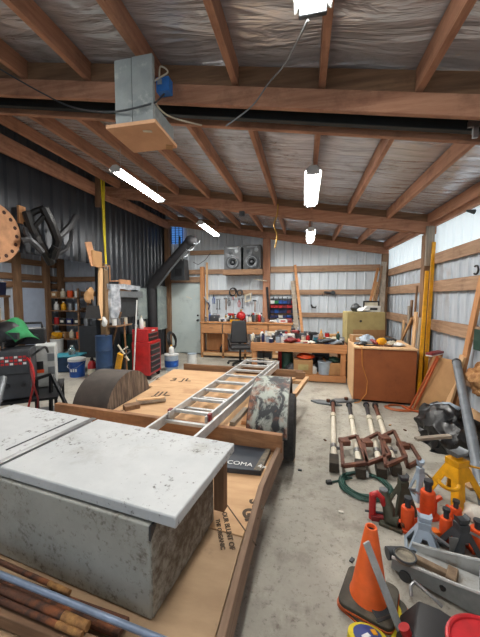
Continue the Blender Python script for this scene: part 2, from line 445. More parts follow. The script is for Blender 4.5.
# side-bay framing
for y in (5.0, 6.62, 7.55, 8.1):
    post(XF+0.12, y, 0.15, 0, 3.2, oldw(2))
for z in (2.62, 2.2, 1.98):
    b = B(); b.box((XF+0.05, 4.5, z), (0.05, 7, 0.16)); trim(b, oldw(1))
for z in (2.2, 1.75, 1.25):
    b = B(); b.box((-5.8, 8.15, z), (3.5, 0.05, 0.15)); trim(b, oldw(0))
post(-5.6, 8.12, 0.12, 0, 3.2, oldw(2))
# grey door in the back wall
pale = mat('pale_door_paint', (206, 218, 216), (194, 208, 208), 0.45, 0, 2, c3=(178, 190, 190), s3=3)
b = B(); b.box((-3.375, YB-0.05, 1.03), (0.94, 0.045, 2.0)); d1o = struct('door_1', b, pale, bev=0.004)
b = B()
b.ell((-2.98, YB-0.13, 0.98), 0.03, 12, 8); b.cyl((-2.98, YB-0.12, 0.98), (-2.98, YB-0.07, 0.98), 0.012)
b.cyl((-2.98, YB-0.08, 0.98), (-2.98, YB-0.072, 0.98), 0.035)
part('door_knob', b, M_darkgrey, d1o)
b = B(); b.cyl((-2.98, YB-0.095, 1.12), (-2.98, YB-0.07, 1.12), 0.028); part('deadbolt', b, M_darkgrey, d1o)
b = B(); b.bar((-3.33, YB-0.075, 1.66), (-3.16, YB-0.075, 1.60), 0.004, 0.03); b.bar((-3.10, YB-0.075, 1.66), (-3.06, YB-0.075, 1.70), 0.004, 0.02); part('paper_scrap', b, M_paper, d1o)
# pale door in the side bay
b = B(); b.box((XF+0.1, 7.05, 0.95), (0.05, 0.84, 1.9)); struct('door_2', b, mat('bay_door_paint', (186, 200, 222), (176, 190, 212), 0.5), bev=0.004)
# small blue louvred window high in the back corner
bl = mat('blue_pane', (90, 150, 230), rough=0.3, emit=0.55)
b = B(); b.box((-3.6, YB-0.035, 3.42), (0.34, 0.02, 0.46)); w2 = struct('window_2', b, bl)
b = B()
for k in range(7): b.box((-3.6, YB-0.055, 3.22+0.065*k), (0.34, 0.012, 0.01))
for dx in (-0.17, -0.05, 0.06, 0.17): b.box((-3.6+dx, YB-0.055, 3.42), (0.014, 0.016, 0.48))
part('window_frame', b, M_navy, w2)

# ------------------------------------------------------------------ lamps
tubem = mat('lit_tube', (255, 252, 246), rough=0.4, emit=60.0)
fix_w = plain('fixture_enamel', (206, 208, 206), 0.4, var=0.05)
def fluoro(x, y0, y1, z, label, hang=True, ntube=2, power=40.0):
    t = thing('fluorescent_light', label, 'ceiling light', (x, (y0+y1)/2, z), 0, 'shop lights under the roof'); L = y1-y0
    b = B(); b.prism([(-0.09, 0.0), (-0.03, 0.055), (0.03, 0.055), (0.09, 0.0), (0.085, -0.004), (0.03, 0.03), (-0.03, 0.03), (-0.085, -0.004)], L, rotx(PI/2))
    part('housing', b, fix_w, t, True)
    for e in (-1, 1):
        b = B(); b.box((0, e*(L/2-0.012), 0.0), (0.13, 0.024, 0.065)); part('end_cap', b, fix_w if e < 0 else M_darkgrey, t, True, 0.004)
    for k in range(ntube):
        dx = (k-(ntube-1)/2)*0.075
        b = B(); b.cyl((dx, -L/2+0.03, -0.005), (dx, L/2-0.03, -0.005), 0.02, n=12); part('tube', b, tubem, t, True)
    for e in (-1, 1):
        zt = zb(x, (y0+y1)/2)+BH-z
        if hang and zt > 0.08:
            b = B(); b.tube([(0, e*L*0.4, 0.05), (0, e*L*0.4, zt)], 0.004, 6); part('hanging_chain', b, M_steel, t, True)
    ld = bpy.data.lights.new('tube_light', 'AREA'); ld.shape = 'RECTANGLE'; ld.size = 0.14; ld.size_y = L; ld.energy = power; ld.color = (1.0, 0.97, 0.92)
    lo_ = bpy.data.objects.new('tube_light', ld); C.objects.link(lo_); lo_.parent = t; lo_.location = (0, 0, -0.04)
    return t
fluoro(-2.30, 3.40, 4.62, 3.20, 'lit fluorescent fixture nearest the black wall, beyond the grey hanging box', power=30)
fluoro(-2.07, 5.85, 7.05, 3.12, 'lit fluorescent fixture above the two loudspeakers', power=30)
fluoro(0.07, 3.20, 4.35, 2.90, 'lit twin-tube shop light hung on chains in the middle of the roof', power=30)
fluoro(0.11, 5.80, 7.05, 2.88, 'small lit twin-tube light deepest in the shop, before the back wall', power=30)
fluoro(0.02, 0.40, 1.56, 2.98, 'bright twin-tube shop light cut by the top of the photo', power=12)
fluoro(-2.2, 0.2, 1.4, 3.25, 'lit fluorescent fixture above the white chest, overhead', power=6)

fluoro(-5.9, 4.6, 5.8, 2.75, 'added fill light in the side bay, built as a fluorescent fixture, hidden above the black wall edge', power=34)  # unseen lamp, added to brighten the bay walls and floor
# daylight
wd = bpy.data.worlds.new('sky'); SC.world = wd; wd.use_nodes = True
wn = wd.node_tree.nodes; wl = wd.node_tree.links
bgd = wn['Background']; bgd.inputs['Color'].default_value = (0.80, 0.90, 1.0, 1); bgd.inputs['Strength'].default_value = 0.85
SC.view_settings.view_transform = 'Standard'; SC.view_settings.look = 'None'; SC.view_settings.gamma = 1.0; SC.view_settings.use_curve_mapping = False
SC.view_settings.exposure = 0.0
try:
    SC.cycles.use_denoising = True; SC.cycles.max_bounces = 6; SC.cycles.sample_clamp_indirect = 6.0
except Exception: pass
# ================================================================== TRAILER
ply = mat('plywood', (206, 168, 126), (190, 150, 110), 0.75, scale=2.0, stretch=(1.5, 7, 1), c3=(160, 112, 74), s3=2.2, lo3=0.55, hi3=0.8)
plyg = mat('plywood_grey', (176, 148, 116), (160, 132, 102), 0.75, scale=2.0, stretch=(2, 6, 1), c3=(128, 102, 80), s3=3.0)
ink = mat('ink_stamp', (78, 62, 46), rough=0.8)
TZ = 0.42
tr = thing('flatbed_trailer', 'low wooden flatbed trailer with plywood deck and two round fenders', 'trailer', (-1.1, 2.6, 0))
def slab(name, poly, z0, z1, m, parent, bev=0.003, label=None):
    b = B(); n = len(poly)
    vs = [(x, y, z0) for x, y in poly]+[(x, y, z1) for x, y in poly]
    b._faces(vs, [tuple(reversed(range(n))), tuple(range(n, 2*n))]+[(i, (i+1) % n, n+(i+1) % n, n+i) for i in range(n)])
    return part(name, b, m, parent, bev=bev, label=label)
# deck sheets
slab('deck_board', [(-2.0, 0.45), (-0.30, 0.45), (-0.285, 1.40), (-2.1, 1.62)], TZ-0.02, TZ, plyg, tr, label='greyed plywood deck sheet under the chest')
slab('deck_board', [(-2.1, 1.625), (-0.285, 1.405), (-0.19, 2.32), (-2.3, 2.48)], TZ-0.02, TZ+0.002, ply, tr, label='stamped plywood deck sheet')
slab('deck_board', [(-1.88, 2.44), (-0.46, 2.34), (-0.46, 3.42), (-1.88, 3.46)], TZ+0.02, TZ+0.07, ply, tr, label='plywood deck sheet between the fenders')
slab('deck_board', [(-1.98, 3.465), (-0.42, 3.425), (-0.10, 4.30), (-2.02, 4.40)], TZ+0.02, TZ+0.07, ply, tr)
# lettering stamped on the sheets
def deck_text(s, px, py, z, size, ang, bold=0.0012):
    p = G(px, py, z); d = Vector((math.cos(ang), math.sin(ang), 0)); q = Vector((-math.sin(ang), math.cos(ang), 0))
    return text('stamped_lettering', s, size, ink, tr, frame4(p+Vector((0, 0, 0.0035)), d, q), 0.0006, None, bold)
deck_text('SC', 256, 505, TZ, 0.085, R(-62), 0.004); deck_text('GI', 249, 515, TZ, 0.095, R(-62), 0.005)
deck_text('OUR BLUNT OF', 228, 530, TZ, 0.036, R(-66)); deck_text('THE ORGANIC', 220, 534, TZ, 0.030, R(-66))
deck_text('JJL', 163, 394, TZ+0.07, 0.20, R(8)); deck_text('3 JL', 181, 380, TZ+0.07, 0.2, R(8)); deck_text('JL', 157, 379, TZ+0.07, 0.16, R(8)); deck_text('JL', 128, 409, TZ+0.07, 0.12, R(8))
b = B(); p, q = G(226, 504, TZ), G(256, 546, TZ); b.bar((p.x, p.y, TZ+0.003), (q.x, q.y, TZ+0.003), 0.006, 0.002); part('panel_seam', b, ink, tr)
# frame, rails
slab('side_rail', [(-0.18, 2.36), (-0.145, 2.36), (-0.225, 1.75), (-0.242, 1.18), (-0.25, 0.45), (-0.28, 0.45), (-0.272, 1.18), (-0.258, 1.75)], 0.33, 0.475, wood('weathered_rail', (116, 92, 74), (142, 116, 94), 1, (84, 66, 54)), tr, label='weathered right side rail')
slab('side_rail', [(-2.40, 2.5), (-2.34, 2.5), (-2.15, 0.45), (-2.21, 0.45)], 0.33, 0.475, wood('weathered_rail', (128, 96, 72), (160, 124, 94), 1), tr)
for x in (-1.95, -0.35):
    b = B(); b.box((x, 2.6, 0.365), (0.06, 3.6, 0.07)); part('frame_rail', b, M_rust, tr)
b = B(); b.bar((-2.42, 2.50, 0.50), (-0.15, 2.265, 0.50), 0.05, 0.14); part('cross_board', b, wood('cross_board_wood', (138, 96, 64), (164, 120, 84), 0, (88, 58, 40), 0.48), tr, bev=0.004, label='orange-brown board across the deck')
b = B(); b.bar((-1.86, 4.44, 0.52), (0.0, 4.37, 0.52), 0.045, 0.11); part('tail_board', b, oldw(0), tr, bev=0.004)
slab('tail_flap', [(-2.0, 4.42), (0.02, 4.31), (-0.02, 4.22), (-2.0, 4.36)], 0.41, 0.46, ply, tr)
b = B(); b.bar((0.06, 4.36, 0.47), (-0.10, 3.60, 0.45), 0.05, 0.05); part('corner_bracket', b, ply, tr)
b = B(); b.bar((-0.10, 4.33, 0.5), (0.03, 4.32, 0.5), 0.04, 0.12); part('stake_pocket', b, oldw(0), tr)
# axle and wheels
b = B(); b.cyl((-2.15, 3.0, 0.31), (-0.2, 3.0, 0.31), 0.035); part('axle', b, M_rust, tr)
def wheel(x, sgn):
    m = roty(PI/2)
    b = B(); b.lathe([(0.20, -0.085), (0.285, -0.10), (0.318, -0.085), (0.325, -0.04), (0.325, 0.04), (0.318, 0.085), (0.285, 0.10), (0.20, 0.085)], (x, 3.0, 0.325), 40, m, cap=False)
    b.lathe([(0.20, -0.085), (0.19, 0.0), (0.20, 0.085)], (x, 3.0, 0.325), 40, m, cap=False)
    w = part('wheel', b, M_rubber, tr)
    b = B(); b.lathe([(0.20, 0.07*sgn), (0.195, 0.03*sgn), (0.12, 0.045*sgn), (0.11, 0.07*sgn), (0.05, 0.075*sgn), (0.045, 0.09*sgn), (0.01, 0.09*sgn)], (x, 3.0, 0.325), 32, m)
    part('rim', b, M_white, w, label='white steel wheel')
wheel(-0.165, 1); wheel(-2.06, -1)
def fender(xa, xb_, m, m2, label, zc=0.44, r=0.40, yc=2.93, ry=0.47, drop=0.0):
    b = B(); n = 22; th = 0.006
    arc = [(yc-ry*math.cos(PI*i/n), zc+r*math.sin(PI*i/n)*1.0) for i in range(n+1)]
    vs = []
    for y, z in arc: vs += [(xa, y, z), (xb_, y, z)]
    for y, z in arc:
        vs += [(xa, yc+(y-yc)*0.985, zc+(z-zc)*0.98), (xb_, yc+(y-yc)*0.985, zc+(z-zc)*0.98)]
    k = 2*(n+1); fs = []
    for i in range(n):
        a = 2*i; fs += [(a, a+1, a+3, a+2), (k+a+2, k+a+3, k+a+1, k+a), (a, a+2, k+a+2, k+a), (a+3, a+1, k+a+1, k+a+3)]
    fs += [(0, k, k+1, 1), (2*n+1, k+2*n+1, k+2*n, 2*n)]
    b._faces(vs, fs); f = part('fender', b, m, tr, label=label)
    return f, arc
patina = mat('peeling_fender', (40, 44, 48), (160, 166, 158), 0.6, 0.15, 3.6, stretch=(3.2, 1.6, 1.6), detail=9, lo=0.47, hi=0.58, c3=(150, 88, 56), s3=3.4, lo3=0.5, hi3=0.66, dist=0.7)
darkf = mat('worn_dark_fender', (62, 56, 52), (84, 76, 70), 0.6, 0.15, 5, c3=(50, 44, 42), s3=3)
fside = mat('scraped_fender_side', (66, 56, 50), (148, 132, 118), 0.75, 0.1, 4, stretch=(3, 14, 1.2), lo=0.4, hi=0.7)
fR, arc = fender(-0.47, -0.125, patina, None, 'right fender with peeling white, rust and black paint', ry=0.55, yc=3.0, r=0.365)
fL, arcL = fender(-2.30, -1.90, darkf, None, 'dark worn left fender', r=0.36, yc=2.98, ry=0.42)
def side_plate(arc, x, z0, m, par, nm='side_plate'):
    b = B(); n = len(arc)
    vs = [(x-0.003, y, max(z, z0)) for y, z in arc]+[(x+0.003, y, max(z, z0)) for y, z in arc]
    vs = vs[:n]+[(x-0.003, arc[-1][0], z0-0.02), (x-0.003, arc[0][0], z0-0.02)]+vs[n:]+[(x+0.003, arc[-1][0], z0-0.02), (x+0.003, arc[0][0], z0-0.02)]
    q = n+2
    b._faces(vs, [tuple(range(q)), tuple(reversed(range(q, 2*q)))]+[(i, (i+1) % q, q+(i+1) % q, q+i) for i in range(q)])
    return part(nm, b, m, par)
side_plate(arcL, -1.90, 0.44, fside, fL); side_plate(arc, -0.47, 0.44, M_blackmetal, fR)
b = B(); n_a = len(arc)
vs = []
for y, z in arc: vs += [(-0.125, y, z), (-0.125, 3.0+(y-3.0)*0.9, 0.44+(z-0.44)*0.84), (-0.119, y, z), (-0.119, 3.0+(y-3.0)*0.9, 0.44+(z-0.44)*0.84)]
fs = []
for i in range(n_a-1):
    a = 4*i; fs += [(a, a+1, a+5, a+4), (a+6, a+7, a+3, a+2), (a, a+4, a+6, a+2), (a+1, a+3, a+7, a+5)]
b._faces(vs, fs); part('outer_lip', b, darkf, fR, label='dark outer lip')
# blocks lying by the left fender
b = B(); b.bar(G(124, 408, 0.51)+Vector((0, 0, 0.0)), G(139, 405, 0.51), 0.10, 0.05); solo('wood_block', 'short dark wood block lying in front of the left trailer fender', 'wood block', b, oldw(0), bev=0.003)
b = B(); p = G(136, 402, 0.52); b.bar(p, p+Vector((0.26, 0.16, 0)), 0.09, 0.03); k = solo('plank_offcut', 'thin dark grey offcut lying beside the short wood block on the trailer', 'offcut', b, greyw(0), bev=0.002)
b = B(); p = G(137, 399, 0.555); b.bar(p+Vector((0, 0.0, -0.012)), p+Vector((0.24, 0.15, -0.012)), 0.05, 0.014); solo('plank_offcut', 'pale strip lying on the dark grey offcut by the left fender', 'offcut', b, pinew(0))

# ------------------------------------------------------------------ white chest
chw = mat('dirty_white_paint', (196, 199, 200), (182, 186, 188), 0.5, 0, 4, c3=(150, 148, 140), s3=3.2, lo3=0.55, hi3=0.8, bump=0.08, bscale=30)
def speckle(m, scale, lo, hi, col, stretch=(1, 1, 1), amt=0.9, big=1.6):
    nt = m.node_tree; bs = nt.nodes['Principled BSDF']; L = nt.links
    src = bs.inputs['Base Color'].links[0].from_socket
    tc = [n for n in nt.nodes if n.type == 'TEX_COORD'][0]
    mp = nt.nodes.new('ShaderNodeMapping'); mp.inputs['Scale'].default_value = stretch; L.new(tc.outputs['Object'], mp.inputs['Vector'])
    n1 = nt.nodes.new('ShaderNodeTexNoise'); n1.inputs['Scale'].default_value = scale; n1.inputs['Detail'].default_value = 5; n1.inputs['Roughness'].default_value = 0.75
    n2 = nt.nodes.new('ShaderNodeTexNoise'); n2.inputs['Scale'].default_value = big; n2.inputs['Detail'].default_value = 3
    L.new(mp.outputs['Vector'], n1.inputs['Vector']); L.new(tc.outputs['Object'], n2.inputs['Vector'])
    ad = nt.nodes.new('ShaderNodeMath'); ad.operation = 'MULTIPLY_ADD'; ad.inputs[1].default_value = 0.55; L.new(n2.outputs['Fac'], ad.inputs[0]); L.new(n1.outputs['Fac'], ad.inputs[2])
    r = nt.nodes.new('ShaderNodeMapRange'); r.inputs['From Min'].default_value = lo; r.inputs['From Max'].default_value = hi; r.inputs['To Max'].default_value = amt
    L.new(ad.outputs['Value'], r.inputs['Value'])
    mx = nt.nodes.new('ShaderNodeMix'); mx.data_type = 'RGBA'; mx.inputs['B'].default_value = lin(col)
    L.new(r.outputs['Result'], mx.inputs['Factor']); L.new(src, mx.inputs['A']); L.new(mx.outputs['Result'], bs.inputs['Base Color'])
speckle(chw, 34, 0.875, 0.97, (52, 44, 36), (1, 1, 1), 0.85, 2.4)
chr_ = mat('heavy_mildew_paint', (168, 166, 156), (150, 146, 136), 0.65, 0, 4, c3=(128, 120, 106), s3=2.5, lo3=0.5, hi3=0.75)
speckle(chr_, 30, 0.68, 0.90, (84, 68, 50), (1, 1, 1), 0.85, 3.0)
chb = mat('mildewed_white_paint', (172, 172, 164), (156, 156, 148), 0.6, 0, 4, c3=(132, 128, 116), s3=2.5, lo3=0.5, hi3=0.75)
speckle(chb, 38, 0.78, 0.96, (82, 70, 52), (1, 1, 1), 0.8, 1.9)
TH = R(-8); cx0, cy0 = -0.49, 0.93
ch = thing('storage_chest', 'large dirty white wooden chest with overhanging lid on the trailer', 'chest', (cx0-0.02, cy0, TZ+0.004), TH)
LW, LD = 1.62, 0.56
b = B(); b.box((-LW/2-0.03, LD/2, 0.185), (LW, LD-0.02, 0.37)); part('body', b, chb, ch, True, 0.006)
b = B(); b.box((-0.395, LD/2+0.030, 0.40), (0.94, LD+0.02, 0.045)); part('lid', b, chw, ch, True, 0.006, label='right half of the lid')
b = B(); b.box((-0.885-0.395, LD/2+0.030, 0.40), (0.74, LD+0.02, 0.045)); part('lid', b, chw, ch, True, 0.006, label='left half of the lid')
b = B(); b.box((-0.89, LD/2+0.03, 0.4255), (0.035, LD+0.01, 0.006)); part('hinge_strip', b, M_steel, ch, True, 0.001, label='grey metal strip along the lid seam')
b = B(); b.box((-0.99, LD/2+0.06, 0.4245), (0.008, LD-0.14, 0.004)); part('seam_line', b, M_darkgrey, ch, True)
b = B(); b.prism([(0, 0), (0, 0.055), (0.05, 0.055)], 0.008, Matrix(((0, 0, 1), (1, 0, 0), (0, 1, 0))), (-0.026, 0.006, 0.315)); part('corner_gusset', b, M_darkgrey, ch, True)
b = B(); b.box((0.056, 0.42, 0.40), (0.004, 0.03, 0.012)); part('latch', b, M_darkgrey, ch, True)
b = B(); b.box((-0.006, LD+0.035, 0.21), (0.06, 0.05, 0.34)); part('corner_post', b, oldw(2), ch, True, 0.003, label='brown wooden post at the back corner')
b = B(); b.box((-0.03, LD+0.10, 0.27), (0.03, 0.04, 0.20)); part('corner_post', b, oldw(2), ch, True, 0.003)

b = B(); b.box((-0.028, LD/2, 0.187), (0.006, LD-0.03, 0.362)); part('end_panel', b, chr_, ch, True, 0.001, label='mildew-stained end panel')
# ------------------------------------------------------------------ dark tailgate mat
mp_ = [Vector((-0.235, 2.235, TZ)), Vector((-0.268, 1.93, TZ)), Vector((-0.62, 1.91, TZ)), Vector((-0.66, 2.255, TZ))]
mt = thing('truck_panel', 'dark blue-black panel with worn edge and white lettering, lying on the deck behind the chest', 'panel', (mp_[0].x, mp_[0].y, TZ))
dkp = mat('scuffed_black_panel', (34, 42, 52), (48, 58, 70), 0.4, 0.1, 5, c3=(110, 96, 78), s3=4, lo3=0.62, hi3=0.8)
slab('panel_sheet', [(p.x, p.y) for p in mp_], TZ+0.004, TZ+0.04, dkp, mt, 0.004)
e0, e1 = mp_[0], mp_[1]
slab('worn_edge', [(e0.x, e0.y), (e1.x, e1.y), (e1.x-0.05, e1.y+0.005), (e0.x-0.035, e0.y)], TZ+0.040, TZ+0.0425, mat('scuffed_edge', (128, 116, 96), (70, 70, 70), 0.8, scale=25), mt, 0)
p = G(246, 464.5, TZ+0.042); d = (G(262, 468, TZ+0.042)-G(228, 463.5, TZ+0.042)).normalized()
text('white_lettering', 'TACOMA  4x4', 0.062, M_white, mt, frame4(p+Vector((-0.02, 0, 0.002)), d, Vector((-d.y, d.x, 0))), 0.0006)

# ------------------------------------------------------------------ ladder
lp = [G(157, 427, 0.60), G(245, 364, 0.60), G(203, 434, 0.60), G(278, 366, 0.60)]
ld_ = thing('extension_ladder', 'aluminium extension ladder lying across the trailer deck', 'ladder', (lp[0].x, lp[0].y, 0.575))
def rail(a, c, z, w, h, nm):
    b = B(); b.bar((a.x, a.y, z), (c.x, c.y, z), w, h); return part(nm, b, M_alu, ld_, bev=0.002)
A0, A1, C0, C1 = lp
dirL = (A1-A0).normalized()
rail(A0-dirL*0.35, A1, 0.615, 0.022, 0.075, 'outer_rail'); rail(C0-dirL*0.35, C1, 0.615, 0.022, 0.075, 'outer_rail')
ins = (C0-A0).normalized()*0.032
rail(A0+ins+dirL*0.12, A1+ins-dirL*0.05, 0.655, 0.018, 0.055, 'inner_rail'); rail(C0-ins+dirL*0.12, C1-ins-dirL*0.05, 0.655, 0.018, 0.055, 'inner_rail')
for k in range(-1, 8):
    f = (0.12+0.305*k)/(A1-A0).length
    a = A0.lerp(A1, f); c = C0.lerp(C1, f)
    b = B(); b.bar((a.x, a.y, 0.605), (c.x, c.y, 0.605), 0.032, 0.026); part('rung', b, M_alu, ld_, bev=0.003)
    if k >= 0:
        f2 = f+0.065/(A1-A0).length*1.6; a = A0.lerp(A1, f2)+ins; c = C0.lerp(C1, f2)-ins
        b = B(); b.bar((a.x, a.y, 0.66), (c.x, c.y, 0.66), 0.032, 0.026); part('rung', b, M_alu, ld_, bev=0.003)
for P0, s_ in ((A0, 1), (C0, -1)):
    q = P0+dirL*0.17+ins*s_*0.6
    b = B(); b.box((q.x, q.y, 0.66), (0.03, 0.05, 0.06)); part('rung_lock', b, M_dred, ld_, bev=0.003, label='red rung lock')
b = B(); b.tube([(A1.x+0.02, A1.y-0.1, 0.70), (A1.x+0.2, A1.y-0.15, 0.73), (C1.x, C1.y-0.1, 0.70)], 0.005, 6); part('pull_rope', b, M_offw, ld_)
# boards and poles lying under and beside the ladder, on the deck
a, c = G(243, 425, 0.56), G(262, 392, 0.56)
for k, (pa, pb, m, lab) in enumerate((((244, 423), (268, 384), orangew(1), 'reddish board lying on the deck between ladder and right fender'), ((232, 424), (246, 409), greyw(1), 'short grey offcut lying beside the ladder by the cross board'))):
    b = B(); q0, q1 = G(*pa, 0.51), G(*pb, 0.51); b.bar(q0, q1, 0.05, 0.035); solo('board', lab, 'board', b, m, bev=0.002)

# ------------------------------------------------------------------ bars in front of the chest
def bar_round(nm, lab, p0, p1, r, m, cat, n=14, endcol=None, grp=None):
    t = thing(nm, lab, cat, ((p0+p1)/2), 0, grp)
    b = B(); b.cyl(p0, p1, r, n=n); part('shaft', b, m, t)
    return t, p0, p1
conduit = plain('blue_grey_conduit', (136, 152, 176), 0.4, 0.3)
z1 = TZ+0.03
e = lambda x, y, z: G(x, y, z)
ext = lambda p, q, k: p+(p-q)*k
p0, p1 = e(-8, 571, TZ+0.11), e(165, 641, TZ+0.10)
t, _, _ = bar_round('conduit_pipe', 'long blue-grey conduit pipe lying in front of the white chest', ext(p0, p1, 0.5), ext(p1, p0, 0.3), 0.011, conduit, 'pipe')
def rusty(pa, pb, r, lab, z):
    p0, p1 = e(*pa, z), e(*pb, z); p0 = ext(p0, p1, 0.5)
    t = thing('rusty_rod', lab, 'rod', (p0+p1)/2)
    b = B(); b.cyl(p0, p1, r, n=14); part('shaft', b, M_rust, t)
    d = (p1-p0).normalized(); b = B(); b.cyl(p1-d*0.10, p1+d*0.008, r*1.12, r*1.0, 14); part('threaded_end', b, mat('ochre_rust', (168, 124, 72), (120, 84, 52), 0.85, 0.1, 30, bump=0.3), t)
rusty((0, 562), (68, 592), 0.010, 'rusty rod closest to the chest wall, behind the blue-grey pipe', TZ+0.07)
rusty((0, 589), (86, 626), 0.015, 'thick rusty rod with an ochre tip in front of the blue-grey pipe', TZ+0.075)
rusty((0, 600), (80, 634), 0.010, 'thin ribbed rusty rod lying in front of the thick rusty one', TZ+0.07)
p0, p1 = e(0, 582, TZ+0.045), e(124, 628, TZ+0.045)
b = B(); b.bar(ext(p0, p1, 0.4), p1, 0.06, 0.018); solo('flat_bar', 'dark rusty flat bar lying beneath the blue-grey pipe', 'bar', b, M_rust)
p0, p1 = e(0, 613, TZ+0.03), e(70, 641, TZ+0.03)
b = B(); b.bar(ext(p0, p1, 0.4), ext(p1, p0, 0.8), 0.045, 0.05); solo('rail_board', 'brown board under the rusty rods at the bottom edge of the photo', 'board', b, oldw(0), bev=0.003)
# ================================================================== SMALL THINGS (kinds)
def axisM(d):
    d = Vector(d).normalized(); u = d.cross(Vector((0, 0, 1)))
    if u.length < 1e-3: u = Vector((1, 0, 0))
    u.normalize(); return Matrix((u, d.cross(u), d)).transposed()
def can(p, r, h, c, label, lid='grey', grp=None, nm='can', cat='can', band=None):
    t = thing(nm, label, cat, p, 0, grp)
    b = B(); b.lathe([(r, 0), (r, h), (r*0.93, h*1.001)], n=18); part('body', b, COL[c], t, True)
    b = B(); b.lathe([(r*1.03, h), (r*1.03, h+0.012), (r*0.7, h+0.014)], n=18); part('lid', b, COL[lid], t, True)
    if band:
        b = B(); b.lathe([(r*1.01, h*0.25), (r*1.01, h*0.75)], n=18, cap=False); part('paper_label', b, COL[band], t, True)
    return t
def bottle(p, r, h, c, label, cap='white', grp=None, nm='bottle', cat='bottle'):
    t = thing(nm, label, cat, p, 0, grp)
    b = B(); b.lathe([(r*0.9, 0), (r, 0.01), (r, h*0.62), (r*0.85, h*0.70), (r*0.4, h*0.82), (r*0.36, h*0.9)], n=16); part('body', b, COL[c], t, True)
    b = B(); b.lathe([(r*0.45, h*0.88), (r*0.45, h), (r*0.3, h*1.01)], n=12); part('cap', b, COL[cap], t, True)
    return t
def spraycan(p, r, h, c, label, cap='white', grp=None):
    t = thing('spray_can', label, 'spray can', p, 0, grp)
    b = B(); b.lathe([(r*0.95, 0), (r, 0.008), (r, h*0.76), (r*0.7, h*0.82)], n=16); part('body', b, COL[c], t, True)
    b = B(); b.lathe([(r*0.8, h*0.80), (r*0.72, h), (r*0.5, h*1.01)], n=14); part('cap', b, COL[cap], t, True)
    return t
def carton(p, d, rz, c, label, c2='paper', flaps=False, cat='box', nm='carton'):
    t = thing(nm, label, cat, p, rz)
    b = B()
    if flaps:
        th = 0.008; w, l, h = d
        b.box((0, 0, th/2), (w, l, th)); b.box((-w/2+th/2, 0, h/2), (th, l, h)); b.box((w/2-th/2, 0, h/2), (th, l, h)); b.box((0, -l/2+th/2, h/2), (w-2*th, th, h)); b.box((0, l/2-th/2, h/2), (w-2*th, th, h))
        part('body', b, COL[c], t, True)
        for sx in (-1, 1):
            b = B(); b.bar((sx*w/2, 0, h), (sx*(w/2+w*0.22), 0, h+0.05), l*0.96, 0.005); part('flap', b, COL[c], t, True)
    else:
        b.box((0, 0, d[2]/2), d); part('body', b, COL[c], t, True, 0.004)
        b = B(); b.box((0, -d[1]/2-0.001, d[2]*0.5), (d[0]*0.55, 0.003, d[2]*0.4)); part('paper_label', b, COL[c2], t, True)
        b = B(); b.box((0, 0, d[2]+0.0008), (d[0]*0.98, d[1]*0.14, 0.0016)); part('tape', b, M_offw, t, True)
    return t
def bin_(p, d, rz, c, label, cat='bin', nm='parts_bin', grp=None):
    t = thing(nm, label, cat, p, rz, grp); w, l, h = d; th = 0.006
    b = B(); b.box((0, 0, th/2), (w, l, th)); b.box((-w/2+th/2, 0, h/2), (th, l, h)); b.box((w/2-th/2, 0, h/2), (th, l, h)); b.box((0, l/2-th/2, h/2), (w, th, h)); b.box((0, -l/2+th/2, h*0.35), (w, th, h*0.7))
    part('tub', b, COL[c], t, True, 0.002)
    b = B(); b.box((0, -l/2-0.002, h*0.68), (w*1.02, 0.012, 0.012)); part('front_lip', b, COL[c], t, True)
    return t
def drill(p, rz, c, label):
    t = thing('cordless_drill', label, 'drill', p, rz)
    b = B(); b.cyl((-0.09, 0, 0.19), (0.07, 0, 0.19), 0.036, 0.03); part('motor_housing', b, COL[c], t, True)
    b = B(); b.cyl((0.07, 0, 0.19), (0.13, 0, 0.19), 0.022, 0.012); part('chuck', b, M_darkgrey, t, True)
    b = B(); b.bar((-0.03, 0, 0.17), (-0.05, 0, 0.055), 0.034, 0.045, (1, 0, 0)); part('handle', b, M_blackpl, t, True, 0.008)
    b = B(); b.box((-0.045, 0, 0.03), (0.12, 0.075, 0.06)); part('battery', b, M_blackpl, t, True, 0.006)
    return t
def toolbox(p, d, rz, c, label, lidc=None):
    t = thing('tool_box', label, 'tool box', p, rz); w, l, h = d
    b = B(); b.box((0, 0, h*0.35), (w, l, h*0.7)); part('body', b, COL[c], t, True, 0.008)
    b = B(); b.box((0, 0, h*0.85), (w*1.02, l*1.04, h*0.3), taper=0.92); part('lid', b, COL[lidc or c], t, True, 0.008)
    b = B(); b.tube([(-w*0.2, 0, h), (-w*0.2, 0, h+0.035), (w*0.2, 0, h+0.035), (w*0.2, 0, h)], 0.008, 6); part('handle', b, M_blackpl, t, True)
    b = B(); b.box((0, -l/2-0.006, h*0.68), (0.03, 0.01, 0.03)); part('latch', b, M_steel, t, True)
    return t
def rag(p, r, c, label, h=0.05, seed=0, nm='rag', cat='rag', sx=1.0, sy=1.0):
    b = B(); b.ell((0, 0, h*0.9), (r*sx, r*sy, h), 28, 18); b.jitter(r*0.42, 9.0/r*0.1, seed); b.jitter(r*0.18, 22.0/r*0.1, seed+3)
    zmin = min(v.co.z for v in b.bm.verts)
    for v in b.bm.verts: v.co.z = max(v.co.z-zmin*0.6, 0.001) if v.co.z < -zmin else v.co.z; v.co.z = max(v.co.z, 0.0); v.co += Vector(p)
    return solo(nm, label, cat, b, COL[c] if isinstance(c, str) else c)
def hung(nm, label, cat, x, z, y=YB-0.10): return thing(nm, label, cat, (x, y, z))
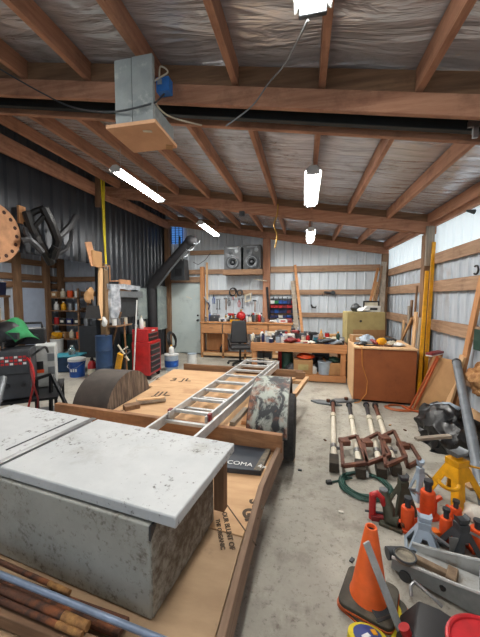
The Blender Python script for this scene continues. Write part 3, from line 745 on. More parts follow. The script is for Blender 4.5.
def hammer(x, z, label, y=YB-0.10, L=0.3, tilt=0.0):
    t = hung('hammer', label, 'hammer', x, z, y); m = roty(tilt)
    b = B(); b.tube([m @ Vector((0, 0, 0)), m @ Vector((0, 0, -L))], [0.013, 0.016], 8); part('handle', b, oldw(2), t, True)
    b = B(); b.tube([m @ Vector((-0.06, 0, 0.01)), m @ Vector((0.02, 0, 0.01)), m @ Vector((0.06, 0, -0.01))], [0.02, 0.018, 0.006], 8); part('head', b, M_darkgrey, t, True)
    return t
def pliers(x, z, c, label, y=YB-0.10, L=0.2):
    t = hung('pliers', label, 'pliers', x, z, y)
    b = B(); b.tube([(0, 0, 0), (0, 0, 0.06)], [0.022, 0.008], 8); part('jaws', b, M_darkgrey, t, True)
    for s in (-1, 1):
        b = B(); b.tube([(0, 0, 0.0), (s*0.03, 0, -L*0.4), (s*0.018, 0, -L)], [0.009, 0.012, 0.009], 7); part('handle', b, COL[c], t, True)
    return t
def wrench(x, z, label, y=YB-0.10, L=0.25):
    t = hung('wrench', label, 'wrench', x, z, y)
    b = B(); b.box((0, 0, -L/2), (0.02, 0.008, L)); part('shank', b, M_darkgrey, t, True, 0.002)
    b = B(); b.ring((0, 0, -L), 0.02, 0.007, 14, 6, rotx(PI/2)); part('ring_end', b, M_darkgrey, t, True)
    b = B(); b.ring((0, 0, 0.018), 0.02, 0.008, 12, 6, rotx(PI/2), R(-240), R(60)); part('open_jaw', b, M_darkgrey, t, True)
    return t
def screwdriver(x, z, c, label, y=YB-0.10, L=0.22):
    t = hung('screwdriver', label, 'screwdriver', x, z, y)
    b = B(); b.lathe([(0.008, 0.0), (0.015, 0.02), (0.015, 0.08), (0.01, 0.095)], n=10); part('handle', b, COL[c], t, True)
    b = B(); b.cyl((0, 0, 0), (0, 0, -L*0.6), 0.0045, n=8); part('blade', b, M_steel, t, True)
    return t
def cable_coil(c, R0, r, m, label, turns=4, nm='cable_coil', cat='cable', mrot=None, grp=None, plug=None, sq=1.0):
    t = thing(nm, label, cat, c, 0, grp); b = B(); pts = []
    for i in range(turns*26+1):
        a = 2*PI*i/26; k = i/26; rr = R0*(1-0.07*(k % 3))+0.012*math.sin(a*1.7+k)
        p = Vector((rr*math.cos(a), rr*math.sin(a)*sq, r+0.9*r*(k % 3)+0.4*r*math.sin(a*2.3)+0.4*r))
        pts.append(mrot @ p if mrot is not None else p)
    b.tube(pts, r, 6); part('cable_loops', b, m, t, True)
    return t

# ================================================================== BACK WALL AREA
# ---- long workbench along the back wall
B1L, B1R, B1F, B1T = -2.74, -0.29, 7.72, 0.98
wb = thing('wall_workbench', 'long wooden workbench with drawers along the back wall, right of the grey door', 'workbench', ((B1L+B1R)/2, 7.95, 0))
b = B(); b.box(((B1L+B1R)/2, 7.945, B1T-0.02), (B1R-B1L+0.04, 0.5, 0.04)); part('worktop', b, orangew(0), wb, bev=0.004)
nb = 4; w_ = (B1R-B1L)/nb
for k in range(nb):
    x = B1L+w_*(k+0.5)
    b = B(); b.box((x, B1F+0.01, 0.80), (w_-0.03, 0.025, 0.25)); dr = part('drawer', b, orangew(0), wb, bev=0.004)
    b = B(); b.box((x, B1F-0.008, 0.82), (0.10, 0.012, 0.015)); part('drawer_pull', b, oldw(0), dr)
for k in range(nb+1):
    b = B(); b.box((B1L+0.03+(B1R-B1L-0.06)*k/nb, B1F+0.04, 0.33), (0.05, 0.05, 0.66)); part('leg', b, orangew(2), wb)
b = B(); b.box(((B1L+B1R)/2, 7.95, 0.10), (B1R-B1L-0.06, 0.42, 0.03)); part('lower_shelf', b, orangew(0), wb)
b = B(); b.box(((B1L+B1R)/2, B1F+0.03, 0.10), (B1R-B1L-0.06, 0.03, 0.08)); part('kick_rail', b, pinew(0), wb)
b = B(); b.box((B1L+0.35, 8.15, 0.37), (0.6, 0.015, 0.48)); part('back_panel', b, orangew(2), wb)
# things on it
z0 = B1T
def bx(px, py=320, y=7.92): return Vector((V(px, py, y).x, y, z0+0.0005))
items = [
 ('toolbox', 231, ('dgrey', 'black tool box at the left end of the wall workbench')),
]
toolbox(bx(215), (0.26, 0.16, 0.17), 0.1, 'dgrey', 'dark grey tool box at the left end of the wall workbench')
bottle(bx(210), 0.035, 0.24, 'blue', 'blue bottle standing at the very left of the wall workbench', 'black')
carton(bx(223), (0.2, 0.14, 0.10), 0.05, 'white', 'low white box on the wall workbench beside the dark grey tool box', 'blue')
drill(bx(231)+Vector((0, 0.05, 0)), 0.2, 'red', 'red cordless drill standing on the wall workbench left of the red ball tank')
t = thing('air_tank', 'round red air tank on the wall workbench', 'tank', bx(241))
b = B(); b.ell((0, 0, 0.15), (0.13, 0.12, 0.13), 20, 14); part('tank_shell', b, M_red, t, True)
b = B(); b.box((0, 0, 0.015), (0.16, 0.12, 0.03)); part('base', b, M_blackpl, t, True)
b = B(); b.cyl((0, 0, 0.27), (0, 0, 0.33), 0.02); b.cyl((-0.03, 0, 0.32), (0.05, 0, 0.32), 0.012); part('valve', b, M_brass, t, True)
toolbox(bx(235, y=7.80), (0.24, 0.13, 0.10), -0.05, 'yellow', 'flat yellow and black case in front of the red air tank', 'black')
can(bx(250), 0.05, 0.14, 'cream', 'cream paint can right of the red air tank', 'grey', band='paper')
for k, (px, c, cap, lab) in enumerate(((253.5, 'dgrey', 'red', 'dark grey spray can with red cap on the wall workbench'), (256.5, 'rust', 'cream', 'rust-brown spray can with cream cap on the wall workbench'), (259.5, 'red', 'white', 'red spray can with white cap on the wall workbench'))):
    spraycan(bx(px), 0.034, 0.24, c, lab, cap)
bottle(bx(247, y=7.86), 0.03, 0.2, 'white', 'slim white bottle standing beside the cream paint can', 'red')
can(bx(263, y=7.85), 0.045, 0.11, 'steel', 'bare metal can at the foot of the wall post', 'steel')
for px, c, cap, lab in ((226, 'brass', 'black', 'small amber bottle behind the low white box on the workbench'), (246, 'teal', 'white', 'teal bottle standing behind the slim white bottle')):
    bottle(bx(px, y=8.06), 0.03, 0.2, c, lab, cap)
carton(bx(283, y=7.88), (0.22, 0.15, 0.09), 0.1, 'white', 'white carton on the right end of the wall workbench', 'red')
rag(bx(273, y=7.85), 0.10, 'white', 'crumpled white cloth on the wall workbench under the bins', 0.035, 3)
toolbox(bx(289, y=7.9), (0.16, 0.12, 0.11), 0.0, 'dred', 'small dark red tool box at the right end of the wall workbench')
for px, y, k, c, r_, h, lab, cap in ((206, 7.84, 'can', 'steel', 0.04, 0.1, 'small metal tin at the left edge of the wall workbench', 'dgrey'), (218.5, 8.04, 'can', 'cream', 0.045, 0.16, 'cream tin behind the dark grey tool box', 'red'), (228, 8.06, 'bottle', 'white', 0.035, 0.22, 'white bottle behind the red cordless drill', 'dgrey'),
    (233.5, 8.06, 'can', 'yellow', 0.04, 0.17, 'yellow tin at the back of the wall workbench', 'dgrey'), (248.5, 8.06, 'can', 'navy', 0.045, 0.17, 'navy tin at the back of the wall workbench', 'grey'), (252, 8.05, 'bottle', 'rust', 0.035, 0.25, 'tall brown bottle behind the spray cans', 'cream'),
    (257, 8.06, 'can', 'orange', 0.045, 0.2, 'orange tin behind the rust-brown spray can', 'white'), (261.5, 8.04, 'bottle', 'steel', 0.035, 0.24, 'silvery bottle by the wall post', 'dgrey'), (278, 7.84, 'can', 'lblue', 0.035, 0.09, 'small pale blue tin beside the crumpled white cloth', 'white'), (245, 7.80, 'can', 'dred', 0.03, 0.07, 'small dark red tin before the slim white bottle', 'steel'), (222, 7.80, 'can', 'black', 0.03, 0.06, 'small black tin before the low white box', 'grey')):
    q = bx(px, y=y); can(q, r_, h, c, lab, cap) if k == 'can' else bottle(q, r_, h, c, lab, cap)
# parts bins hung on the wall (three rows)
bc = ['red', 'red', 'navy', 'red', 'red', 'navy', 'red']
rows = [(1.50, ['white', 'green', 'blue', 'blue', 'navy', 'red', 'navy']), (1.385, ['red', 'red', 'red', 'dred', 'red', 'red', 'red']), (1.25, ['navy', 'blue', 'navy', 'navy', 'dred', 'navy', 'blue']), (1.12, ['navy', 'navy', 'white', 'navy', 'blue', 'navy', 'white'])]
ord_ = ['first', 'second', 'third', 'fourth', 'fifth', 'sixth', 'last']; rown = ['top', 'second', 'third', 'bottom']
b = B(); b.box((-0.50, YB-0.06, 1.33), (0.80, 0.012, 0.56)); solo('louvre_panel', 'dark panel on the back wall that carries the red and blue parts bins', 'panel', b, M_darkgrey)
for r_, (z, cs) in enumerate(rows):
    for k, c in enumerate(cs):
        bin_((-0.83+0.11*k, YB-0.135, z-0.03), (0.104, 0.13, 0.085), 0, c, '%s %s bin from the left in the %s row of wall bins' % (ord_[k], c if c != 'dred' else 'dark red', rown[r_]), grp='parts bins on the back wall')
# hung tools between the girts, left of the post
zt = 1.70
pliers(-2.50, 1.66, 'blue', 'blue handled pliers hung below the girt left of the other wall tools')
tools = [(217, 300, 'wrench', 'short dark wrench hung on the back wall near the grey door'), (219.5, 300, 'wrench', 'dark ring wrench hung beside the short dark wrench'), (226, 299, 'hammer', 'hammer hung from the girt above the low white box'),
 (229, 299, 'pliers', 'black', 'black handled pliers hung right of the hammer'), (233, 300, 'screwdriver', 'red', 'red screwdriver hung above the red drill'), (236, 298, 'screwdriver', 'yellow', 'yellow screwdriver hung beside the red one'),
 (239, 300, 'pliers', 'red', 'red handled pliers hung above the red air tank'), (242.5, 299, 'wrench', 'long wrench hung just right of the red handled pliers'), (255, 301, 'hammer', 'hammer hung on the wall left of the tall post')]
for tl in tools:
    p = V(tl[0], tl[1], YB-0.10)
    k = tl[2]
    if k == 'wrench': wrench(p.x, p.z, tl[3])
    elif k == 'hammer': hammer(p.x, p.z, tl[3])
    elif k == 'pliers': pliers(p.x, p.z, tl[3], tl[4])
    else: screwdriver(p.x, p.z, tl[3], tl[4])
p = V(248, 297, YB-0.1)
t = thing('hand_saw', 'cream handled saw hung from the girt above the workbench', 'saw', p)
b = B(); b.prism([(-0.09, -0.16), (0.09, -0.10), (0.09, 0.12), (-0.09, 0.05)], 0.02, rotx(PI/2), hole=[(-0.055, -0.10), (0.055, -0.06), (0.055, 0.08), (-0.055, 0.02)]); part('handle', b, M_offw, t, True)
b = B(); b.prism([(0.09, 0.12), (0.12, 0.12), (0.06, -0.22), (0.04, -0.2)], 0.004, rotx(PI/2)); part('blade', b, M_steel, t, True)
cable_coil(V(233, 292, YB-0.12), 0.11, 0.012, M_blackpl, 'black cable loop hung on the girt above the hung tools', 3, mrot=rotx(PI/2))
cable_coil(V(240, 293, YB-0.12), 0.08, 0.012, M_darkgrey, 'grey hose loop hung on the girt left of the saw', 3, mrot=rotx(PI/2))
t = thing('torch_gun', 'dark caulking gun hung by the door frame', 'caulking gun', V(204, 297, YB-0.12))
b = B(); b.cyl((0, 0, 0), (0.12, 0, -0.16), 0.025); part('barrel', b, M_steel, t, True)
b = B(); b.tube([(0.12, 0, -0.16), (0.16, 0, -0.24), (0.13, 0, -0.36)], 0.018, 8); part('handle', b, M_navy, t, True)
# sander / grinder tools on the second girt right of the post
p = V(329, 302, YB-0.1)
for px, py, lab in ((276, 298, 'dark hook on the girt right of the tall post'), (285, 298, 'curved dark hook on the girt above the parts bins')):
    q = V(px, py, YB-0.1); b = B(); b.ring(q, 0.07, 0.012, 16, 6, rotx(PI/2), R(160), R(380)); solo('wall_hook', lab, 'hook', b, M_darkgrey)
t = thing('hand_scythe', 'small black hooked tool hung on the wall right of the leaning boards', 'hook', V(311, 297, YB-0.1))
b = B(); b.cyl((0, 0, 0), (0.01, 0, -0.2), 0.008); part('shaft', b, M_darkgrey, t, True)
b = B(); b.tube([(0.01, 0, -0.2), (0.04, 0, -0.27), (0.12, 0, -0.28), (0.14, 0, -0.23)], [0.02, 0.03, 0.025, 0.008], 8); part('hook_end', b, M_blackpl, t, True)
t = thing('angle_grinder', 'black grinder hung on the middle girt of the back wall', 'grinder', V(329, 293, YB-0.12))
b = B(); b.cyl((-0.12, 0, 0.02), (0.08, 0, 0.0), 0.03); part('motor_housing', b, M_blackpl, t, True)
b = B(); b.cyl((0.1, -0.03, 0), (0.1, 0.03, 0), 0.06); part('disc', b, M_darkgrey, t, True)
b = B(); b.tube([(-0.12, 0, 0.02), (-0.17, 0, -0.02), (-0.15, 0, -0.08)], 0.006, 6); part('cable', b, M_blackpl, t, True)
# leaning boards in front of the back wall
def lean(nm, label, pa, ya, pb, yb2, w, t_, m, cat='board', up=(0, 1, 0), za=None):
    p0 = V(*pa, ya); p1 = V(*pb, yb2)
    b = B(); b.bar(p0, p1, w, t_, up); return solo(nm, label, cat, b, m, bev=0.002)
lean('leaning_board', 'grey weathered board leaning on the back wall right of the parts bins', (297, 336, ), 7.7, (293, 281), 8.12, 0.12, 0.03, greyw(0))
lean('leaning_board', 'red-brown board leaning on the back wall next to the grey one', (303, 338), 7.62, (295, 265), 8.10, 0.07, 0.03, orangew(0))
lean('leaning_board', 'dark narrow board fixed upright on the tall wall post', (269, 319), 8.04, (267, 287), 8.04, 0.06, 0.03, M_blackmetal)
b = B(); q = V(267, 281, 7.98); b.tube([q, q+Vector((-0.3, 0, 0.05)), q+Vector((-0.34, 0, 0.04))], [0.014, 0.012, 0.01], 8); solo('lamp_arm', 'thin cream arm sticking out left from the tall wall post', 'lamp arm', b, M_offw)

# ---- loudspeakers on their shelf
b = B(); b.box((-1.60, 7.93, 2.30), (1.05, 0.36, 0.14)); solo('speaker_shelf', 'thick brown board shelf under the two loudspeakers', 'shelf', b, oldw(0), bev=0.004)
def speaker(x, w, h, label, cab):
    t = thing('loudspeaker', label, 'loudspeaker', (x, 7.90, 2.372), 0, 'loudspeakers on the wall shelf')
    b = B(); b.box((0, 0.02, h/2), (w, 0.30, h)); part('cabinet', b, cab, t, True, 0.008)
    ring = rotx(PI/2)
    b = B(); b.lathe([(w*0.40, 0.0), (w*0.40, 0.02), (w*0.34, 0.024), (w*0.30, 0.008), (w*0.10, -0.004), (w*0.09, 0.016), (0.004, 0.026)], (0, -0.13, h*0.30), 28, ring); part('woofer', b, M_darkgrey, t, True)
    b = B(); b.lathe([(w*0.30, 0.0), (w*0.30, 0.008), (w*0.27, 0.008)], (0, -0.138, h*0.30), 28, ring, cap=False); part('woofer_surround', b, M_grey, t, True)
    b = B(); b.lathe([(w*0.20, 0.0), (w*0.20, 0.014), (w*0.14, 0.012), (w*0.05, 0.002), (0.004, 0.012)], (-w*0.16, -0.13, h*0.70), 22, ring); part('midrange', b, M_darkgrey, t, True)
    b = B(); b.lathe([(w*0.12, 0.0), (w*0.12, 0.012), (w*0.05, 0.004), (0.004, 0.012)], (w*0.24, -0.13, h*0.80), 18, ring); part('tweeter', b, M_grey, t, True)
    b = B(); b.box((0, -0.132, h*0.925), (w*0.6, 0.006, 0.03)); part('badge', b, M_grey, t, True)
    return t
cabm = plain('speaker_grey', (86, 90, 94), 0.55)
speaker(-1.86, 0.46, 0.60, 'left grey loudspeaker on the high wall shelf', cabm); speaker(-1.34, 0.46, 0.62, 'darker right loudspeaker on the high wall shelf', plain('speaker_black', (60, 63, 66), 0.55))

# ---- office chair
oc = thing('office_chair', 'black office swivel chair in front of the wall workbench', 'chair', (-1.50, 7.05, 0), R(15))
for k in range(5):
    a = 2*PI*k/5+0.3; c_, s_ = math.cos(a), math.sin(a)
    b = B(); b.bar((0, 0, 0.10), (0.30*c_, 0.30*s_, 0.075), 0.045, 0.035); lg = part('base_arm', b, M_blackpl, oc, True, 0.006)
    b = B(); b.cyl((0.30*c_-0.02*s_, 0.30*s_+0.02*c_, 0.03), (0.30*c_+0.02*s_, 0.30*s_-0.02*c_, 0.03), 0.03); part('caster', b, M_blackpl, lg, True)
b = B(); b.cyl((0, 0, 0.09), (0, 0, 0.40), 0.028); part('gas_column', b, M_blackmetal, oc, True)
b = B(); b.box((0, 0, 0.44), (0.48, 0.46, 0.09)); part('seat', b, M_blackpl, oc, True, 0.035, seg=4)
b = B(); b.box((-0.02, 0.23, 0.78), (0.44, 0.09, 0.56), rotx(R(-8)), taper=0.8); part('backrest', b, M_blackpl, oc, True, 0.04, seg=4)
b = B(); b.bar((0, 0.16, 0.42), (0, 0.24, 0.58), 0.07, 0.02); part('back_bracket', b, M_blackmetal, oc, True)
for sx in (-1, 1):
    b = B(); b.tube([(sx*0.25, 0.02, 0.42), (sx*0.28, 0.02, 0.58), (sx*0.28, 0.0, 0.62)], 0.014, 8); ar = part('arm_support', b, M_blackmetal, oc, True)
    b = B(); b.box((sx*0.28, -0.02, 0.64), (0.06, 0.26, 0.035)); part('arm_pad', b, M_blackpl, ar, True, 0.012)
# things below the wall workbench
bottle((-2.2, 7.95, 0.116), 0.07, 0.22, 'black', 'dark jug on the lower shelf of the wall workbench, left bay', 'dgrey')
carton((-0.62, 7.95, 0.116), (0.34, 0.26, 0.26), 0.0, 'card', 'carton on the lower shelf at the right of the wall workbench')

# ================================================================== SECOND BENCH
B2L, B2R, B2F, B2T, B2D = -1.03, 0.80, 5.85, 0.735, 0.66
sb = thing('island_workbench', 'cluttered wooden workbench with lower shelf in the middle, left of the big wooden cabinet', 'workbench', ((B2L+B2R)/2, B2F+B2D/2, 0))
b = B(); b.box(((B2L+B2R)/2, B2F+B2D/2, B2T-0.015), (B2R-B2L, B2D, 0.03)); part('worktop', b, orangew(0), sb, bev=0.003)
b = B(); b.box(((B2L+B2R)/2, B2F+0.02, B2T-0.095), (B2R-B2L, 0.04, 0.13)); part('apron', b, orangew(0), sb, bev=0.003)
b = B(); b.box(((B2L+B2R)/2, B2F+B2D-0.02, B2T-0.095), (B2R-B2L, 0.04, 0.13)); part('apron', b, orangew(0), sb)
for x in (B2L+0.06, B2R-0.06):
    for y in (B2F+0.08, B2F+B2D-0.08):
        b = B(); b.box((x, y, 0.31), (0.09, 0.09, 0.60)); part('leg', b, orangew(2), sb)
b = B(); b.box(((B2L+B2R)/2, B2F+B2D/2, 0.125), (B2R-B2L-0.04, B2D-0.05, 0.03)); part('lower_shelf', b, orangew(0), sb)
b = B(); b.box(((B2L+B2R)/2, B2F+0.015, 0.08), (B2R-B2L-0.02, 0.03, 0.12)); part('shelf_front_board', b, orangew(0), sb)
z2 = B2T+0.0005
def t2(px, y): return Vector((V(px, 340, y).x, y, z2))
# first row, along the front edge
row = [
 (255.5, 5.92, 'can', 'steel', 0.035, 0.07, 'squat metal tin at the front left corner of the middle workbench', 'grey'),
 (266, 6.14, 'bottle', 'white', 0.035, 0.21, 'white bottle between the navy spray can and the pale blue can', 'lblue'),
 (271, 5.9, 'can', 'navy', 0.035, 0.08, 'squat navy tin at the front edge of the middle workbench', 'white'),
 (286, 6.14, 'spray', 'white', 0.034, 0.20, 'white spray can with red cap behind the white tin', 'red'),
 (281, 6.16, 'bottle', 'navy', 0.04, 0.19, 'navy bottle behind the white tin on the middle workbench', 'white'),
 (324, 6.16, 'can', 'brass', 0.04, 0.10, 'brassy tin beside the dark grey cloth on the middle workbench', 'steel'),
 (342, 6.16, 'can', 'white', 0.045, 0.10, 'white tin at the right end of the middle workbench', 'grey'),
 (338, 6.36, 'bottle', 'dgreen', 0.04, 0.2, 'dark green bottle at the back right of the middle workbench', 'yellow'),
 (252.5, 6.26, 'can', 'lblue', 0.05, 0.10, 'pale blue tin at the very left end of the middle workbench', 'white'),
 (253, 6.02, 'bottle', 'cream', 0.04, 0.17, 'cream jug standing at the left end of the middle workbench', 'white'),
 (258, 5.98, 'can', 'dgrey', 0.055, 0.10, 'dark grey can second from the left on the middle workbench', 'grey'),
 (263, 6.0, 'spray', 'navy', 0.035, 0.17, 'navy spray can near the left end of the middle workbench', 'black'),
 (268, 5.97, 'can', 'lblue', 0.05, 0.11, 'pale blue can right of the navy spray can', 'steel'),
 (273, 6.0, 'spray', 'dgrey', 0.034, 0.18, 'dark spray can with white cap between the two pale blue cans', 'white'),
 (278, 5.98, 'can', 'lblue', 0.05, 0.12, 'pale blue can left of the white tin on the middle workbench', 'dgrey'),
 (283, 6.0, 'can', 'white', 0.05, 0.12, 'white tin right of the pale blue cans', 'lblue'),
]
for px, y, k, c, r_, h, lab, cap in row:
    q = t2(px, y)
    if k == 'bottle': bottle(q, r_, h, c, lab, cap)
    elif k == 'can': can(q, r_, h, c, lab, cap)
    else: spraycan(q, r_, h, c, lab, cap)
rag(t2(291, 5.98), 0.11, 'dred', 'dark red crumpled rag near the front of the middle workbench', 0.05, 1, sx=1.3)
rag(t2(298, 6.03), 0.08, 'red', 'small bright red rag right of the dark red rag', 0.03, 2)
carton(t2(305, 5.97), (0.16, 0.1, 0.05), 0.2, 'cream', 'flat cream box on the middle workbench beside the small red rag', 'red')
drill(t2(313, 6.02), 0.6, 'dgrey', 'grey cordless drill standing mid-way along the middle workbench')
drill(t2(295, 6.30), 2.5, 'dred', 'dark red drill behind the rags on the middle workbench')
rag(t2(326, 6.02), 0.15, 'dgrey', 'dark grey crumpled cloth at the right part of the middle workbench', 0.045, 4, sx=1.4)
rag(t2(336, 5.98), 0.12, 'lblue', 'pale blue cloth lying at the right end of the middle workbench', 0.04, 5, sx=1.3)
rag(t2(311, 5.95), 0.07, 'paper', 'crumpled paper lying at the front edge of the middle workbench', 0.025, 6)
toolbox(t2(302, 6.35), (0.24, 0.16, 0.16), 0.1, 'dgrey', 'dark grey tool box at the back of the middle workbench')
can(t2(308, 6.32), 0.06, 0.19, 'steel', 'tall bare metal can at the back of the middle workbench', 'steel')
can(t2(315, 6.34), 0.05, 0.17, 'lblue', 'pale blue tin beside the tall bare metal can', 'white')
t = thing('glue_bottle', 'tan glue bottle with yellow tip at the back of the middle workbench', 'bottle', t2(321, 6.30))
b = B(); b.lathe([(0.05, 0), (0.055, 0.02), (0.05, 0.14), (0.02, 0.18)], n=16); part('body', b, M_card, t, True)
b = B(); b.lathe([(0.022, 0.18), (0.006, 0.25)], n=10); part('nozzle', b, M_yellow, t, True)
rag(t2(319, 6.15), 0.08, 'dred', 'dark red rag lying at the foot of the tan glue bottle', 0.035, 9)
carton(t2(289, 6.3), (0.22, 0.18, 0.14), 0.1, 'white', 'white carton at the back of the middle workbench, left of the dark red drill', 'navy')
carton(t2(331, 6.3), (0.2, 0.16, 0.08), -0.2, 'cream', 'low cream box behind the dark grey cloth', 'dgreen')
bottle(t2(262, 6.25), 0.04, 0.22, 'white', 'tall white bottle behind the navy spray can', 'orange')
bottle(t2(276, 6.3), 0.045, 0.2, 'dgrey', 'dark bottle behind the pale blue cans', 'white')
# tools lying flat among the clutter
for px, y, ang, c, lab in ((320, 5.93, 0.3, 'dgrey', 'dark wrench lying at the front of the middle workbench'), (300, 5.92, -0.2, 'steel', 'bright metal bar lying in front of the flat cream box'), (330, 5.92, 0.1, 'navy', 'dark blue handle lying in front of the grey cloth')):
    q = t2(px, y); d = Vector((math.cos(ang), math.sin(ang), 0))
    b = B(); b.tube([q-d*0.1+Vector((0, 0, 0.012)), q+d*0.1+Vector((0, 0, 0.012))], [0.012, 0.008], 8); solo('hand_tool', lab, 'hand tool', b, COL[c])
for k, (px, y, kd, c, h, lab) in enumerate(((293, 6.44, 'can', 'dgrey', 0.24, 'tall dark tin at the very back of the middle workbench'), (298, 6.42, 'bottle', 'lblue', 0.27, 'tall pale blue bottle at the very back of the middle workbench'), (327, 6.42, 'can', 'red', 0.16, 'red tin at the back of the middle workbench, right of the tan glue bottle'),
    (334, 6.44, 'box', 'card', 0.14, 'cardboard carton at the back right corner of the middle workbench'), (303.5, 6.12, 'can', 'cream', 0.12, 'cream tin in the middle of the cluttered workbench'), (308, 6.1, 'bottle', 'red', 0.17, 'red bottle in the middle of the cluttered workbench'), (316, 6.14, 'can', 'teal', 0.1, 'teal tin in the middle of the cluttered workbench'),
    (282, 6.40, 'box', 'dgrey', 0.2, 'dark grey carton at the back left of the middle workbench'), (270, 6.42, 'box', 'cream', 0.16, 'cream carton at the back left of the middle workbench'), (342, 5.96, 'can', 'dgrey', 0.07, 'squat dark tin at the front right corner of the middle workbench'))):
    q = t2(px, y)
    if kd == 'can': can(q, 0.045, h, c, lab)
    elif kd == 'bottle': bottle(q, 0.04, h, c, lab)
    else: carton(q, (0.2, 0.15, h), 0.05*k, c, lab)
# lower shelf
zl = 0.1405
def tl(px, y=6.05): return Vector((V(px, 375, y).x, y, zl))
carton(tl(273, 6.0), (0.24, 0.2, 0.2), 0.05, 'white', 'white box with dark print under the left end of the middle workbench', 'dgrey')
carton(tl(302.5, 6.02), (0.36, 0.3, 0.28), 0.08, 'card', 'brown cardboard box under the middle workbench below the orange cables', 'ycard')
cable_coil(tl(305, 6.05)+Vector((0, 0, 0.29)), 0.17, 0.016, M_orange, 'orange cable coil lying on the brown cardboard box under the middle workbench', 4)
can(tl(261, 6.2), 0.08, 0.34, 'dgrey', 'tall dark canister under the left end of the middle workbench', 'dgrey')
can(tl(287, 6.15), 0.11, 0.36, 'dgreen', 'dark green drum under the middle workbench', 'dgreen')
bottle(tl(313, 6.02), 0.08, 0.17, 'white', 'round white jug right of the brown cardboard box', 'grey')
t = thing('paint_pail', 'pale blue pail under the right half of the middle workbench', 'pail', tl(324.5, 6.0))
b = B(); b.lathe([(0.115, 0), (0.13, 0.22), (0.136, 0.225), (0.136, 0.235)], n=24); part('pail_body', b, M_lblue, t, True)
b = B(); b.lathe([(0.138, 0.232), (0.138, 0.25), (0.12, 0.252)], n=24); part('lid', b, M_lblue, t, True)
carton(tl(334, 6.06), (0.30, 0.3, 0.24), 0.0, 'card', 'open brown carton on the lower shelf beside the big wooden cabinet', flaps=True)
rag(tl(334, 6.06)+Vector((0, 0, 0.20)), 0.13, 'dgreen', 'dark green cloth heaped in the open brown carton', 0.07, 8)
carton(tl(266.5, 6.3), (0.22, 0.24, 0.34), 0, 'dgrey', 'tall dark grey carton under the left end of the middle workbench')
toolbox(tl(320, 6.40), (0.36, 0.16, 0.36), 0, 'dgrey', 'tall dark grey tool case at the back under the middle workbench')
rag(tl(291, 6.02), 0.10, 'dgrey', 'dark grey cloth heap left of the brown cardboard box', 0.09, 14)
can(tl(320, 6.22), 0.09, 0.3, 'black', 'black canister behind the pale blue pail', 'dgrey')
toolbox(tl(296, 6.36), (0.4, 0.2, 0.24), 0, 'black', 'black tool box at the back under the middle workbench')
rag(tl(316, 6.2), 0.14, 'black', 'black heap of cloth under the middle workbench', 0.12, 12)
can(tl(281, 6.3), 0.07, 0.40, 'red', 'red canister standing far back under the middle workbench', 'black')

# ================================================================== BIG CABINET ON THE RIGHT
cbm = mat('rust_brown_panel', (156, 88, 46), (138, 76, 38), 0.7, 0, 2.5, c3=(110, 60, 32), s3=5, lo3=0.6, hi3=0.8)
cb = thing('wooden_cabinet', 'large plain red-brown wooden cabinet with a cluttered top, right of the middle workbench', 'cabinet', (1.235, 5.345, 0), R(-3))
b = B(); b.box((0, 0, 0.44), (0.87, 0.98, 0.80)); part('body', b, cbm, cb, True, 0.006)
b = B(); b.box((0.0, 0.0, 0.852), (0.90, 1.01, 0.024)); part('top_board', b, pinew(1), cb, True, 0.003)
b = B(); b.box((0.02, 0.02, 0.02), (0.80, 0.90, 0.04)); part('plinth', b, M_blackmetal, cb, True)
b = B(); b.box((-0.443, 0, 0.435), (0.014, 0.98, 0.80)); part('side_panel', b, pinew(2), cb, True, label='paler side panel')
zc = 0.8645
def tc_(px, y): return Vector((V(px, 340, y).x, y, zc))
b = B(); q = tc_(361, 4.93); pts = [q+Vector((-0.02, 0.25, 0.008)), q+Vector((0, 0.05, 0.010)), Vector((q.x, 4.842, zc-0.002)), Vector((q.x+0.01, 4.838, 0.6)), Vector((q.x+0.09, 4.832, 0.35)), Vector((q.x+0.08, 4.832, 0.15)), Vector((q.x-0.02, 4.81, 0.02)), Vector((q.x-0.1, 4.78, 0.012))]
sp_ = []
for i in range(len(pts)-1):
    for k in range(4): sp_.append(pts[i].lerp(pts[i+1], k/4))
b.tube(sp_+[pts[-1]], 0.006, 6); solo('power_cable', 'thin orange cord hanging down the front of the wooden cabinet', 'cord', b, plain('orange_cord', (214, 140, 60), 0.6))
rag(tc_(367, 5.35), 0.15, 'lblue', 'pale crumpled plastic heap on the wooden cabinet', 0.07, 21, nm='plastic_bag', cat='bag')
rag(tc_(377, 5.25), 0.10, 'dred', 'brown-red rag lying on the wooden cabinet left of the yellow ball', 0.04, 22)
rag(tc_(381, 5.18), 0.075, 'yellow', 'yellow balled-up cloth on the wooden cabinet', 0.06, 23)
rag(tc_(394, 5.2), 0.10, 'cream', 'cream scraps lying at the right of the wooden cabinet top', 0.025, 24, nm='paper_scrap', cat='paper')
rag(tc_(400, 5.1), 0.08, 'white', 'small white paper near the front right corner of the wooden cabinet', 0.02, 25, nm='paper_scrap', cat='paper')
rag(tc_(361, 5.1), 0.10, 'dgrey', 'dark grey glove near the front left corner of the wooden cabinet', 0.03, 26, nm='work_glove', cat='glove')
rag(tc_(388, 5.45), 0.12, 'dgrey', 'grey crumpled sheet at the back of the wooden cabinet top', 0.045, 27)
carton(tc_(357, 5.5), (0.2, 0.18, 0.12), 0.2, 'card', 'small cardboard box at the back left of the wooden cabinet top')
